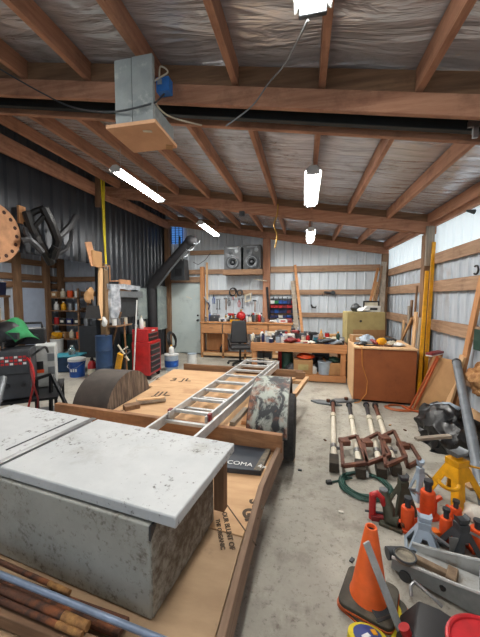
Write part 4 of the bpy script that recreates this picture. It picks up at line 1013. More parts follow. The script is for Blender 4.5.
for px, y, ang, c, lab in ((371, 5.02, 0.4, 'dgrey', 'dark file lying near the front edge of the wooden cabinet'), (384, 5.0, -0.1, 'rust', 'rusty rod lying along the front edge of the wooden cabinet'), (395, 5.02, 0.2, 'steel', 'bright wrench lying at the front of the wooden cabinet')):
    q = tc_(px, y); d = Vector((math.cos(ang), math.sin(ang), 0))
    b = B(); b.tube([q-d*0.12+Vector((0, 0, 0.011)), q+d*0.12+Vector((0, 0, 0.011))], 0.01, 8); solo('hand_tool', lab, 'hand tool', b, COL[c])
# big yellowed carton standing behind, with white parts on top
b = B(); b.box((1.20, 6.62, 0.36), (0.86, 0.66, 0.72)); solo('side_table', 'plain brown stand beneath the big yellowed carton, behind the wooden cabinet', 'table', b, oldw(0))
bc_ = thing('storage_carton', 'big yellowed carton standing behind the wooden cabinet in the corner', 'box', (1.19, 6.55, 0.7205), R(4))
b = B(); b.box((0, 0, 0.31), (0.72, 0.46, 0.62)); part('body', b, M_ycard, bc_, True, 0.006)
b = B(); b.cyl((-0.10, -0.235, 0.44), (-0.10, -0.228, 0.44), 0.025); part('hand_hole', b, M_blackpl, bc_, True)
b = B(); b.box((0.06, -0.232, 0.18), (0.6, 0.004, 0.18)); part('printed_panel', b, M_card, bc_, True)
zt = 0.7205+0.6205
def ob(px, y): return Vector((V(px, 312, y).x, y, zt))
rag(ob(356, 6.5), 0.10, 'dgrey', 'dark grey part lying on the left of the yellowed carton', 0.08, 31, nm='machine_part', cat='part')
rag(ob(363, 6.42), 0.11, 'white', 'white crumpled packaging on top of the yellowed carton', 0.05, 32, nm='packaging', cat='packaging')
carton(ob(372, 6.52), (0.26, 0.2, 0.12), 0.1, 'white', 'white box on the right of the yellowed carton', 'dgrey')
t = thing('framed_picture', 'small dark frame standing behind the white box on the yellowed carton', 'frame', ob(371, 6.70))
b = B(); b.prism([(-0.16, 0), (0.16, 0), (0.16, 0.22), (-0.16, 0.22)], 0.02, rotx(PI/2), hole=[(-0.13, 0.03), (0.13, 0.03), (0.13, 0.19), (-0.13, 0.19)]); part('border', b, M_blackpl, t, True)
b = B(); b.box((0, 0, 0.11), (0.26, 0.006, 0.16)); part('backing', b, M_offw, t, True)
# ================================================================== LEFT SIDE
XW = XL+0.045
# tan round hole-punched disc on the black wall
dc = Vector((XW+0.04, 3.13, 2.46))
t = thing('perforated_disc', 'tan round plywood disc with a ring of dark holes, on the black wall', 'disc', dc)
mD = Matrix(((0, 0, 1), (1, 0, 0), (0, 1, 0)))
b = B(); b.lathe([(0.385, -0.012), (0.39, 0), (0.385, 0.012)], (0, 0, 0), 40, mD, sx=1.0, sy=1.0); part('plate', b, M_copper, t, True)
for k in range(18):
    a = 2*PI*k/18; b = B(); b.lathe([(0.026, 0.010), (0.026, 0.014)], (0, 0.325*math.cos(a), 0.325*math.sin(a)), 12, mD); part('hole', b, plain('dark_hole', (66, 36, 24), 0.8), t, True)
# black tubular frames
bkt = plain('black_powdercoat', (20, 21, 23), 0.5, 0.1)
def wp(px, py, X=-3.86): return W(px, py, X)
def framething(nm, label, quads, m, cat='metal frame'):
    c = wp(*quads[0][1][0]); t = thing(nm, label, cat, c)
    for pn, pts, r, cl in quads:
        b = B(); b.tube([wp(*p) for p in pts], r, 8, cl); part(pn, b, m, t)
    return t
framething('tubular_chassis', 'tangled black steel frame hung on the black wall right of the tan disc', [
 ('side_rail', [(27, 212, -3.8), (33, 230, -3.75), (44, 250, -3.8), (51, 263, -3.85)], 0.065, False),
 ('side_rail', [(44, 208, -3.6), (52, 224, -3.55), (58, 240, -3.6), (53, 258, -3.75)], 0.065, False),
 ('cross_tube', [(28, 216, -3.8), (36, 211, -3.7), (45, 208, -3.6)], 0.045, False),
 ('cross_tube', [(35, 238, -3.75), (36, 225, -3.7), (44, 216, -3.6)], 0.035, False),
 ('cross_tube', [(47, 254, -3.82), (53, 252, -3.7), (56, 246, -3.62)], 0.045, False), ('gusset_plate', [(30, 222, -3.8), (33, 232, -3.78), (38, 243, -3.78)], 0.08, False)], bkt)
framething('swing_arm', 'smaller black triangular frame with bent arm overlapping the tangled steel frame', [
 ('arm', [(52, 252, -3.72), (60, 236, -3.62), (70, 226, -3.6), (76, 216, -3.6)], 0.05, False),
 ('brace', [(58, 238, -3.66), (66, 231, -3.72), (72, 230, -3.74)], 0.032, False),
 ('brace', [(72, 228, -3.66), (71, 240, -3.72), (66, 249, -3.76), (57, 254, -3.78)], 0.032, False)], plain('dark_grey_powdercoat', (40, 41, 44), 0.5, 0.2))
framething('fork_yoke', 'dark grey forked yoke hung beside the tan disc', [
 ('stem', [(22, 241, -3.8), (29, 239, -3.75), (35, 244, -3.72), (42, 252, -3.72)], 0.045, False),
 ('prong', [(26, 228, -3.82), (27, 234, -3.8), (30, 240, -3.75)], 0.04, False)], plain('grey_casting', (72, 74, 78), 0.5, 0.3))
b = B(); p = wp(21.5, 215, -3.88); b.box(p, (0.04, 0.10, 0.24)); solo('wood_block', 'small tan wood block fixed to the black wall above the forked yoke', 'wood block', b, orangew(2), bev=0.003)
# yellow strap hanging from the high plate, with hook
sx0 = V(102, 176, 5.0)
t = thing('ratchet_strap', 'yellow strap hanging from the roof beam beside the black wall', 'strap', V(106, 268, 5.0))
b = B(); b.tube([V(101, 174, 5.0), V(102.5, 200, 5.0), V(104, 235, 5.0), V(106, 264, 5.0)], 0.018, 6); part('webbing', b, M_ystrap, t)
b = B(); b.tube([V(104, 174, 5.02), V(104, 200, 5.02), V(105, 240, 5.02), V(106, 264, 5.02)], 0.014, 6); part('webbing', b, M_ystrap, t)
b = B(); p = V(106, 268, 5.0); b.ring(p, 0.035, 0.01, 14, 6, rotx(PI/2), R(-200), R(90)); b.cyl(p+Vector((0, 0, 0.03)), p+Vector((0, 0, 0.07)), 0.012); part('hook', b, M_steel, t)
b = B(); p0, p1 = V(98, 172, 5.05), V(98, 207, 5.05); b.bar(p0, p1, 0.10, 0.04, (0, 1, 0)); solo('hanging_board', 'short board hanging from the beam left of the yellow strap', 'board', b, oldw(2))
# tan scraps and bracket on the wall
b = B(); p0, p1 = wp(88, 242, -3.70), wp(94, 266, -3.66); b.bar(p0, p1, 0.16, 0.015, (1, 0, 0)); solo('board_scrap', 'slanted tan board scrap above the bay opening, left of the yellow strap', 'board', b, M_copper)
b = B(); p = wp(97, 259, -3.66); b.box(p, (0.02, 0.25, 0.28)); solo('cardboard_sheet', 'square tan sheet beside the foot of the yellow strap', 'sheet', b, M_card)
t = thing('shelf_bracket', 'stepped thin orange-tan rail on the black wall below the yellow strap', 'bracket', wp(111, 272, -3.8))
b = B(); b.tube([wp(97, 267, -3.72), wp(109.5, 266, -3.8), wp(110, 281, -3.8), wp(121, 281, -3.8)], 0.014, 8); part('rail', b, M_copper, t)
b = B(); p = wp(125, 286, -3.82); b.box(p, (0.02, 0.42, 0.27)); part('end_plate', b, M_copper, t)
# post with dustpan
t = thing('dustpan', 'black dustpan hanging on the post at the end of the black wall', 'dustpan', W(93, 311, -3.74))
b = B(); m = Matrix.Rotation(R(8), 3, 'X'); c = W(93, 311, -3.74)
b.prism([(-0.14, -0.13), (0.14, -0.15), (0.11, 0.10), (-0.11, 0.10)], 0.02, Matrix(((0.5, 0, .86), (.86, 0, -.5), (0, 1, 0))), c); part('pan', b, M_blackpl, t)
b = B(); b.bar(c+Vector((0, 0, 0.08)), c+Vector((-0.02, 0.0, 0.24)), 0.03, 0.02, (1, 0, 0)); part('handle', b, M_blackpl, t)
b = B(); b.bar(W(100, 320, -3.74), W(100.5, 268, -3.74), 0.10, 0.03, (1, 0, 0)); solo('yellowed_board', 'yellowed board nailed upright to the post, right of the dustpan', 'board', b, pinew(2))
b = B(); c = W(90, 296, -3.80); b.ell(c, (0.06, 0.12, 0.16), 18, 12); b.jitter(0.05, 9, 3); solo('glove_bundle', 'brown work gloves hung on the post above the dustpan', 'gloves', b, M_card)
b = B(); p = W(104.5, 322, -3.7); b.ell(p, (0.05, 0.05, 0.09), 14, 10); b.jitter(0.03, 12, 4); solo('rag', 'white rag hung right of the yellowed board', 'rag', b, M_white)
# foil-lined panel and clear sheets along the black wall
foilc = mat('crumpled_foil', (226, 232, 238), (150, 160, 172), 0.3, 0.35, 8, bump=0.8, bscale=18)
t = thing('foil_panel', 'dark wall panel edged with crumpled silver foil, above the tool chest', 'panel', W(120, 315, -3.86))
ya, yb_ = W(110, 310, -3.86).y, W(138, 310, -3.86).y
b = B(); b.box((-3.87, (ya+yb_)/2, 1.50), (0.03, yb_-ya, 0.62)); part('panel_board', b, M_darkgrey, t)
b = B(); b.box((-3.80, (ya+yb_)/2, 1.70), (0.10, yb_-ya+0.1, 0.14)); b.sub(2); b.jitter(0.02, 8, 2); part('top_rail', b, M_grey, t)
b = B(); b.box((-3.80, ya+0.02, 1.48), (0.14, 0.30, 0.70)); b.sub(4); b.jitter(0.06, 7, 1); part('foil_edge', b, foilc, t, label='crumpled silver foil edge')
b = B(); b.box((-3.81, (ya+yb_)/2-0.1, 1.85), (0.11, yb_-ya+0.1, 0.10)); b.sub(4); b.jitter(0.04, 8, 6); part('foil_edge', b, foilc, t, label='crumpled silver foil edge')
sheetc = mat('cloudy_plastic', (160, 172, 170), (128, 142, 142), 0.35, 0.0, 4, c3=(196, 202, 200), s3=5, alpha=0.85)
for k, (xa, xb_, za, zb2, lab) in enumerate(((137, 149, 1.10, 1.86, 'cloudy plastic sheet hung on the black wall right of the foil panel'), (158, 167, 0.75, 1.95, 'cloudy plastic sheet hung on the black wall behind the bent black pipe'))):
    y0, y1 = W(xa, 310, -3.87).y, W(xb_, 310, -3.87).y
    b = B(); b.box((-3.885, (y0+y1)/2, (za+zb2)/2), (0.02, y1-y0, zb2-za)); b.sub(3); b.jitter(0.012, 5, k); solo('plastic_sheet', lab, 'plastic sheet', b, sheetc)
b = B(); b.box((-3.78, 6.33, 0.42), (0.3, 0.9, 0.84)); solo('wall_cabinet', 'low dark cabinet along the black wall behind the tool chest', 'cabinet', b, M_dgreen, bev=0.004)
for k, (y, c, r_, h, lab) in enumerate(((5.95, 'dgrey', 0.06, 0.2, 'dark can on the low cabinet behind the tool chest'), (6.2, 'steel', 0.05, 0.16, 'bare metal can on the low cabinet by the black wall'), (6.5, 'cream', 0.06, 0.22, 'cream can on the low cabinet by the black wall'))):
    can(Vector((-3.76, y, 0.841)), r_, h, c, lab)
# engine-like part shelf under the foil panel
b = B(); b.box((-3.72, 5.50, 1.06), (0.24, 0.55, 0.03)); sh = solo('wall_shelf', 'narrow shelf of parts below the foil panel', 'shelf', b, oldw(1))
for k, (y, c, lab) in enumerate(((5.32, 'white', 'white jar on the narrow shelf below the foil panel'), (5.45, 'steel', 'metal jar on the narrow shelf, second from its near end'), (5.57, 'dgrey', 'dark jar on the narrow shelf below the foil panel'), (5.69, 'cream', 'cream jar at the far end of the narrow shelf'))):
    can(Vector((-3.70, y, 1.0755)), 0.045, 0.13, c, lab, 'steel', nm='jar', cat='jar')
# bent black exhaust arm
arm = plain('black_duct', (40, 40, 44), 0.75, 0.0)
t = thing('extraction_arm', 'bent black extraction pipe standing by the black wall, reaching up over the grey door', 'pipe', (-3.62, 7.0, 0))
pv = [V(156, 364, 7.0), V(154, 330, 7.0), V(151, 287, 7.0)]
b = B(); b.tube([Vector((pv[2].x+0.02, 7.0, 0.0)), Vector((pv[2].x+0.02, 7.0, 1.3)), Vector((pv[2].x, 7.0, 1.93))], 0.105, 14); part('standpipe', b, arm, t)
b = B(); b.tube([V(150, 288, 7.0), V(156, 279, 6.98), V(173, 260, 6.9), V(190, 241, 6.8)], [0.115, 0.115, 0.11, 0.11], 14); part('upper_pipe', b, arm, t)
b = B(); b.tube([V(157, 288, 6.85), V(172, 268, 6.8), V(187, 250, 6.7)], 0.022, 8); part('support_strut', b, M_grey, t)
b = B(); b.tube([V(181, 255+2*math.sin(k*1.3), 6.75)+Vector((0.03*k, 0.08*math.cos(k*1.3), 0.03*k-0.12+0.08*math.sin(k*1.3))) for k in range(16)], 0.014, 6); part('spring', b, M_grey, t, label='pale steel spring')
b = B(); b.ell(V(191, 241, 6.8), (0.15, 0.14, 0.13), 18, 12); part('end_elbow', b, arm, t)
b = B(); b.box(V(142, 271, 7.2)+Vector((0.12, 0, 0)), (0.05, 0.5, 0.9)); solo('wall_bracket', 'grey steel plate on the black wall left of the bent pipe elbow', 'plate', b, M_darkgrey, bev=0.004)
t = thing('heater_box', 'grey metal heater box hung in the back corner above the grey door', 'heater', V(176, 270, 7.75))
c = V(180, 270, 7.75); b = B(); b.box(c, (0.42, 0.34, 0.55), taper=0.85); part('casing', b, M_darkgrey, t, bev=0.006)
b = B(); b.box(c+Vector((0.03, -0.168, -0.08)), (0.2, 0.02, 0.2)); part('outlet', b, M_blackpl, t)
b = B(); b.cyl(c+Vector((0, 0, 0.27)), c+Vector((0, 0, 0.9)), 0.03); part('hanger_pipe', b, M_darkgrey, t)
b = B(); q = V(193, 262, 7.9); b.tube([q, q+Vector((0.15, 0, -0.08)), q+Vector((0.35, 0.02, 0.05)), q+Vector((0.5, 0.05, 0.25))], 0.008, 6); solo('cable', 'thin black cable arcing on the back wall right of the extraction pipe', 'cable', b, M_blackpl)
# ---- red tool chest
tcx = thing('tool_chest', 'tall red rolling tool chest with black drawers beside the trailer', 'tool chest', (-3.15, 5.58, 0), R(4))
b = B(); b.box((0, 0, 0.42), (0.36, 0.56, 0.66)); part('lower_cabinet', b, M_red, tcx, True, 0.006)
b = B(); b.box((-0.02, 0.0, 0.875), (0.32, 0.50, 0.25)); part('upper_chest', b, M_red, tcx, True, 0.006)
for k in range(5):
    b = B(); b.box((0.183, 0, 0.19+0.115*k), (0.014, 0.44, 0.10)); dr = part('drawer', b, M_blackpl, tcx, True, 0.003, label='black drawer')
    b = B(); b.box((0.195, 0, 0.232+0.115*k), (0.012, 0.40, 0.014)); part('drawer_pull', b, M_steel, dr, True)
for k in range(2):
    b = B(); b.box((0.143, 0, 0.80+0.085*k), (0.014, 0.42, 0.07)); dr = part('drawer', b, M_blackpl, tcx, True, 0.003, label='black drawer')
    b = B(); b.box((0.155, 0, 0.828+0.085*k), (0.012, 0.38, 0.012)); part('drawer_pull', b, M_steel, dr, True)
for x in (-0.14, 0.14):
    for y in (-0.22, 0.22):
        b = B(); b.cyl((x, y-0.015, 0.045), (x, y+0.015, 0.045), 0.045); part('caster', b, M_blackpl, tcx, True)
b = B(); b.box((0.147, 0, 0.962), (0.006, 0.14, 0.025)); part('badge', b, M_white, tcx, True)
bottle(Vector((-3.2, 5.48, 1.001)), 0.04, 0.26, 'white', 'white squeeze bottle standing on the red tool chest', 'cream')
# long handled tools leaning left of the chest
def stick(nm, label, pb, Xb, pt, Xt, r, m, cat='pole'):
    p0 = G(*pb) if Xb is None else W(*pb, Xb); p1 = W(*pt, Xt)
    b = B(); b.cyl(p0, p1, r, n=10); return solo(nm, label, cat, b, m)
stick('broom', 'dark brown broom handle leaning on the black wall left of the tool chest', (104, 374), None, (121, 312), -3.62, 0.02, oldw(2))
stick('white_pole', 'thin white pole standing in front of the red tool chest', (133.5, 381), None, (137, 300), -3.2, 0.014, M_white)
stick('shovel', 'brown tool handle leaning on the wall, hidden behind the broom handle', (127, 372), None, (124, 322), -3.66, 0.018, orangew(2))
t = thing('work_light', 'tangled black and white tool stand left of the red tool chest', 'tool stand', G(124, 377))
c = V(124, 350, 5.0)
for k in range(5):
    a = k*1.3; b = B(); b.tube([c+Vector((0.12*math.cos(a), 0.08*math.sin(a), 0.1*math.sin(a*2))), c+Vector((0.12*math.cos(a+2), 0.08*math.sin(a+2), -0.1+0.12*math.cos(a))), c+Vector((0.04, 0, -0.15))], 0.018, 6); part('bent_bar', b, M_offw if k % 2 else M_blackpl, t)
b = B(); b.cyl(Vector((c.x, c.y, 0)), c, 0.025); part('stand_post', b, M_blackpl, t)
b = B(); b.bar(G(115, 384), V(120.5, 354, 4.75), 0.10, 0.05, (0, 1, 0)); lv = solo('spirit_level', 'bright yellow level leaning beside the red tool chest', 'level', b, M_yellow, bev=0.004)
rag(G(127, 381), 0.10, 'white', 'white rag lying on the floor at the foot of the red tool chest', 0.09, 41)
# drums
t = thing('steel_drum', 'dark blue steel drum behind the post at the end of the black wall', 'drum', (-3.95, 5.75, 0))
t.location = Vector((-3.76, 5.06, 0))
b = B(); b.lathe([(0.15, 0), (0.155, 0.03), (0.15, 0.06), (0.15, 0.30), (0.158, 0.32), (0.15, 0.34), (0.15, 0.60), (0.158, 0.62), (0.15, 0.64), (0.15, 0.88), (0.155, 0.90), (0.13, 0.90)], n=26); part('shell', b, plain('drum_blue', (36, 66, 104), 0.5), t, True)
b = B(); b.cyl((0.06, 0, 0.90), (0.06, 0, 0.915), 0.025); part('bung', b, M_darkgrey, t, True)
# fire extinguisher
p = G(92.5, 379)
t = thing('fire_extinguisher', 'red fire extinguisher on the floor beside the blue bucket', 'fire extinguisher', p)
b = B(); b.lathe([(0.075, 0), (0.08, 0.02), (0.08, 0.30), (0.05, 0.36), (0.025, 0.38)], n=20); part('cylinder', b, M_red, t, True)
b = B(); b.lathe([(0.0815, 0.10), (0.0815, 0.22)], n=20, cap=False); part('paper_label', b, M_offw, t, True)
b = B(); b.box((0, 0, 0.40), (0.03, 0.06, 0.05)); b.bar((0, -0.02, 0.43), (0.1, -0.02, 0.46), 0.02, 0.012); part('valve', b, M_blackpl, t, True)
b = B(); b.tube([(0.02, 0, 0.39), (0.10, 0, 0.36), (0.10, 0, 0.15)], 0.012, 8); part('hose', b, M_blackpl, t, True)
# blue bucket with white lid
p = G(77.5, 376)
t = thing('plastic_bucket', 'blue plastic bucket with a white lid on the bay floor', 'bucket', p)
b = B(); b.lathe([(0.14, 0), (0.158, 0.30), (0.165, 0.302), (0.165, 0.33), (0.158, 0.335)], n=28); part('pail_body', b, M_blue, t, True)
b = B(); b.lathe([(0.17, 0.325), (0.17, 0.375), (0.15, 0.385)], n=28); part('lid', b, M_white, t, True)
b = B(); b.tube([(-0.165, 0, 0.30), (-0.12, -0.14, 0.22), (0, -0.185, 0.18), (0.12, -0.14, 0.22), (0.165, 0, 0.30)], 0.004, 6); part('bail_handle', b, M_steel, t, True)
for k, (dx, w_2) in enumerate(((-0.05, 0.035), (0.0, 0.03), (0.045, 0.03))):
    b = B(); a = -PI/2+dx/0.15+0.25; c = Vector((0.153*math.cos(a), 0.153*math.sin(a), 0.15)); b.box(c, (w_2, 0.004, 0.06), rotz(a+PI/2)); part('white_print', b, M_white, t, True)
# teal tub
p = (G(53, 373)+G(80, 371))/2
t = thing('storage_tub', 'dark blue storage tub with a teal lid on the bay floor', 'tub', (p.x-0.06, p.y+0.15, 0), R(20))
b = B(); b.box((0, 0, 0.165), (0.52, 0.40, 0.33), taper=1.08); part('tub_body', b, plain('tub_blue', (28, 62, 96), 0.5), t, True, 0.02)
b = B(); b.box((0, 0, 0.345), (0.60, 0.47, 0.035)); part('lid', b, M_teal, t, True, 0.01)
bottle(Vector((p.x+0.02, p.y+0.15, 0.3635)), 0.07, 0.2, 'glass', 'clear jug standing on the teal tub lid', 'white')
# right of the tool chest: pails, hoses
p = G(165, 374)
t = thing('paint_pail', 'white and blue pail between the tool chest and the trailer tail', 'pail', (-2.92, 6.25, 0))
b = B(); b.lathe([(0.14, 0), (0.155, 0.34), (0.16, 0.345)], n=24); part('pail_body', b, M_lblue, t, True)
b = B(); b.lathe([(0.163, 0.335), (0.163, 0.36), (0.14, 0.365)], n=24); part('lid', b, M_white, t, True)
b = B(); b.lathe([(0.153, 0.08), (0.157, 0.22)], n=24, cap=False); part('paper_label', b, M_blue, t, True)
bottle(Vector((-2.92, 6.25, 0.3655)), 0.06, 0.2, 'white', 'white bottle standing on the white and blue pail', 'yellow')
cable_coil(Vector((-3.3, 7.0, 0.55)), 0.22, 0.02, M_blackpl, 'black hose coil hung low on the bent pipe by the grey door', 4, mrot=Matrix.Rotation(R(75), 3, 'Y'), nm='hose_coil', cat='hose')
can(Vector((-2.62, 6.75, 0)), 0.11, 0.28, 'white', 'white bucket on the floor near the grey door', 'lblue')
# ---- bay: shelving, bench, things
su = thing('shelving_unit', 'dim wooden shelving unit in the corner of the side bay', 'shelf', (-6.95, 7.80, 0))
for x in (-0.5, 0.5):
    for y in (-0.2, 0.2):
        b = B(); b.box((x, y, 0.95), (0.05, 0.05, 1.9)); part('upright', b, oldw(2), su, True)
for z in (0.4, 0.82, 1.24, 1.62):
    b = B(); b.box((0, 0, z), (1.05, 0.45, 0.03)); part('shelf_board', b, oldw(0), su, True)
cols = [('white', 'can'), ('yellow', 'bottle'), ('dgrey', 'box'), ('card', 'box'), ('steel', 'can'), ('red', 'can'), ('cream', 'bottle'), ('lblue', 'can'), ('black', 'box'), ('orange', 'can'), ('white', 'bottle'), ('navy', 'box')]
rows_ = [('bottom', 0.4155), ('second lowest', 0.8355), ('third', 1.2555), ('top', 1.6355)]
for r_, (rn, z) in enumerate(rows_):
    for k in range(4):
        c, kd = cols[(r_*5+k*3) % 12]; pos = Vector((-7.32+0.25*k, 7.72, z)); nmv = {'dgrey': 'dark grey', 'lblue': 'pale blue', 'card': 'cardboard', 'dred': 'dark red', 'steel': 'metal'}.get(c, c)
        lab = '%s %s on the %s board of the bay shelving, %s from the left' % (nmv, kd, rn, ['first', 'second', 'third', 'last'][k])
        if kd == 'can': can(pos, 0.08, 0.2, c, lab)
        elif kd == 'bottle': bottle(pos, 0.07, 0.26, c, lab)
        else: carton(pos, (0.2, 0.18, 0.18), 0, c, lab)
t = thing('plastic_bucket', 'white bucket with yellow rags on the floor of the side bay', 'bucket', G(57.5, 353))
b = B(); b.lathe([(0.15, 0), (0.17, 0.38), (0.178, 0.385), (0.178, 0.42)], n=24); part('pail_body', b, M_white, t, True)
b = B(); b.tube([(-0.175, 0, 0.36), (0, -0.2, 0.25), (0.175, 0, 0.36)], 0.005, 6); part('bail_handle', b, M_steel, t, True)
pp = G(57.5, 353); rag(pp+Vector((0, 0, 0.40)), 0.15, 'yellow', 'yellow rags heaped in the white bucket', 0.12, 51)
b = B(); b.box((-5.45, 7.35, 0.43), (1.1, 0.6, 0.86)); solo('metal_cabinet', 'dark low cabinet at the back of the side bay', 'cabinet', b, plain('bay_dark', (38, 42, 48), 0.6), bev=0.01)
for k, (x, c, r_, h) in enumerate(((-5.85, 'steel', 0.08, 0.2), (-5.6, 'dgrey', 0.1, 0.15), (-5.4, 'red', 0.06, 0.2), (-5.2, 'white', 0.07, 0.18))):
    can(Vector((x, 7.2, 0.8605)), r_, h, c, '%s can on the dark low cabinet in the bay' % {'steel': 'metal', 'dgrey': 'dark grey'}.get(c, c))
b = B(); b.box((-5.25, 8.05, 1.28), (0.5, 0.03, 0.7)); solo('plywood_sheet', 'pale sheet leaning at the back of the side bay behind the dustpan', 'sheet', b, M_lblue)
# shelf at the left photo edge with navy crate
se = thing('storage_rack', 'brown wooden rack at the left photo edge with a navy crate on top', 'shelf', (-5.62, 4.15, 0), R(30))
for x in (-0.4, 0.4):
    for y in (-0.2, 0.2):
        b = B(); b.box((x, y, 0.82), (0.06, 0.06, 1.64)); part('upright', b, oldw(2), se, True)
for z in (0.7, 1.2, 1.65):
    b = B(); b.box((0, 0, z), (0.9, 0.5, 0.04)); part('shelf_board', b, oldw(0), se, True)
mR = lambda x, y, z: Vector((-5.62+x*math.cos(R(30))-y*math.sin(R(30)), 4.15+x*math.sin(R(30))+y*math.cos(R(30)), z))
t = thing('crate', 'navy crate on top of the brown wooden rack at the photo edge', 'crate', mR(0.1, 0, 1.6705), R(30))
b = B(); b.box((0, 0, 0.12), (0.62, 0.36, 0.24), taper=1.05); part('crate_body', b, M_navy, t, True, 0.01)
b = B(); b.box((0.1, -0.186, 0.10), (0.14, 0.004, 0.03)); part('paper_label', b, M_white, t, True)
for k, (x, c, kd, z) in enumerate(((-0.2, 'white', 'can', 1.2205), (0.0, 'red', 'can', 1.2205), (0.2, 'green', 'bottle', 1.2205), (0.33, 'cream', 'can', 1.2205), (-0.1, 'orange', 'can', 0.7205), (0.15, 'white', 'bottle', 0.7205), (0.3, 'blue', 'can', 0.7205))):
    lab = '%s %s on the %s board of the brown wooden rack' % (c, kd, 'middle' if z > 1 else 'lower')
    (can if kd == 'can' else bottle)(mR(x, -0.05, z), 0.07, 0.22, c, lab)
# ---- welder cart group
ct = thing('welding_cart', 'black steel cart carrying the welders, left of the white chest', 'cart', (-3.12, 2.88, 0), R(38))
for x in (-0.28, 0.28):
    for y in (-0.40, 0.40):
        b = B(); b.box((x, y, 0.28), (0.03, 0.03, 0.50)); part('upright', b, M_blackmetal, ct, True)
        b = B(); b.cyl((x, y-0.02, 0.045), (x, y+0.02, 0.045), 0.045); part('caster', b, M_blackpl, ct, True)
b = B(); b.box((0, 0, 0.53), (0.6, 0.84, 0.025)); part('top_tray', b, M_blackmetal, ct, True)
b = B(); b.box((0, 0, 0.18), (0.58, 0.82, 0.02)); part('lower_tray', b, M_blackmetal, ct, True)
zt = 0.5432
w = thing('welder', 'black welding machine with red-dotted control panel, nearest on the cart', 'welder', (-3.08, 2.70, zt), R(38))
b = B(); b.box((0, 0, 0.27), (0.27, 0.40, 0.52)); part('casing', b, plain('welder_grey', (58, 61, 66), 0.5), w, True, 0.012)
b = B(); b.box((0, -0.207, 0.40), (0.25, 0.015, 0.24)); pn = part('control_panel', b, M_darkgrey, w, True, 0.004)
for r_ in range(3):
    for k in range(6):
        b = B(); b.box((-0.10+0.038*k, -0.2165, 0.46-0.035*r_), (0.028, 0.004, 0.022)); part('indicator', b, M_red if (r_*5+k) % 3 else M_white, pn, True)
for x in (-0.07, 0.07):
    b = B(); b.lathe([(0.022, 0), (0.02, 0.025), (0.004, 0.026)], (x, -0.202, 0.16), 14, rotx(PI/2)); part('knob', b, M_blackpl, w, True)
b = B(); b.tube([(-0.1, -0.2, 0.55), (-0.1, -0.15, 0.60), (-0.1, 0.15, 0.60), (-0.1, 0.2, 0.55)], 0.012, 8); part('handle', b, M_blackpl, w, True)
w = thing('plasma_cutter', 'pale grey power unit with orange stripe behind the black welding machine', 'welder', (-3.16, 3.13, zt), R(40))
b = B(); b.box((0, 0, 0.25), (0.23, 0.34, 0.50)); part('casing', b, plain('pale_casing', (190, 194, 192), 0.5), w, True, 0.012)
b = B(); b.box((-0.06, -0.174, 0.27), (0.10, 0.006, 0.10)); part('front_plate', b, M_blackpl, w, True)
b = B(); b.box((-0.06, -0.175, 0.20), (0.11, 0.006, 0.04)); part('front_stripe', b, M_orange, w, True, label='orange stripe')
for z in (0.36, 0.2):
    b = B(); b.box((0.07, -0.174, z), (0.07, 0.006, 0.09)); part('vent_plate', b, M_grey, w, True)
w = thing('battery_charger', 'black boxy unit with a carry handle on top of the pale grey power unit', 'charger', (-3.16, 2.95, zt+0.531), R(40))
b = B(); b.box((0, 0, 0.10), (0.28, 0.22, 0.18)); part('casing', b, M_blackpl, w, True, 0.012)
b = B(); b.tube([(-0.11, 0, 0.19), (-0.10, 0, 0.25), (0.10, 0, 0.25), (0.11, 0, 0.19)], 0.014, 8); part('handle', b, M_blackpl, w, True)
b = B(); b.cyl((0.05, -0.11, 0.1), (0.05, -0.122, 0.1), 0.03); part('dial', b, M_darkgrey, w, True)
gc = V(12, 326, 2.75)
b = B(); n_ = 14; vs = {}
for i in range(n_+1):
    for j in range(n_+1):
        u, v = i/n_-0.5, j/n_-0.5
        z = 0.16-0.5*abs(u)*0.75-0.28*v*v+0.02*math.sin(9*u+4*v)
        vs[i, j] = b.bm.verts.new((gc.x+u*0.42, gc.y+v*0.30, gc.z-0.02+z-0.05))
for i in range(n_):
    for j in range(n_): b.bm.faces.new((vs[i, j], vs[i+1, j], vs[i+1, j+1], vs[i, j+1]))
gcl = solo('green_cloth', 'bright green cloth draped over the top of the welders', 'cloth', b, M_green); md = gcl.modifiers.new('s', 'SOLIDIFY'); md.thickness = 0.006
t = thing('face_shield', 'dark welding helmet under the green cloth on the black welding machine', 'helmet', V(10, 338, 2.75))
b = B(); b.ell(V(9, 334, 2.72), (0.16, 0.15, 0.15), 20, 14); part('shell', b, M_blackpl, t)
b = B(); b.box(V(13, 336, 2.62), (0.14, 0.03, 0.07)); part('visor', b, M_darkgrey, t)
def hose(nm, label, pts, r, m, cat='hose'):
    P_ = [Vector(p) for p in pts]; out = []
    for i in range(len(P_)-1):
        p0 = P_[max(i-1, 0)]; p1 = P_[i]; p2 = P_[i+1]; p3 = P_[min(i+2, len(P_)-1)]
        for k in range(6):
            s = k/6; out.append(0.5*((2*p1)+(p2-p0)*s+(2*p0-5*p1+4*p2-p3)*s*s+(3*p1-p0-3*p2+p3)*s**3))
    b = B(); b.tube(out+[P_[-1]], r, 7); return solo(nm, label, cat, b, m)
hose('welding_lead', 'red welding lead hanging from the front of the black welding machine', [V(27, 358, 2.50), V(32, 366, 2.44), V(34, 380, 2.42), V(31, 396, 2.44), V(27, 412, 2.5)], 0.010, M_red)
hose('welding_lead', 'second red lead crossing the first below the black welding machine', [V(30, 358, 2.52), V(31, 370, 2.42), V(34, 386, 2.4), V(38, 400, 2.45), V(36, 415, 2.5)], 0.009, M_dred)
hose('power_cable', 'black cable looping between the welding machines', [V(33, 355, 2.75), V(38, 351, 2.6), V(45, 347, 2.7), V(48, 352, 2.85)], 0.012, M_blackpl)
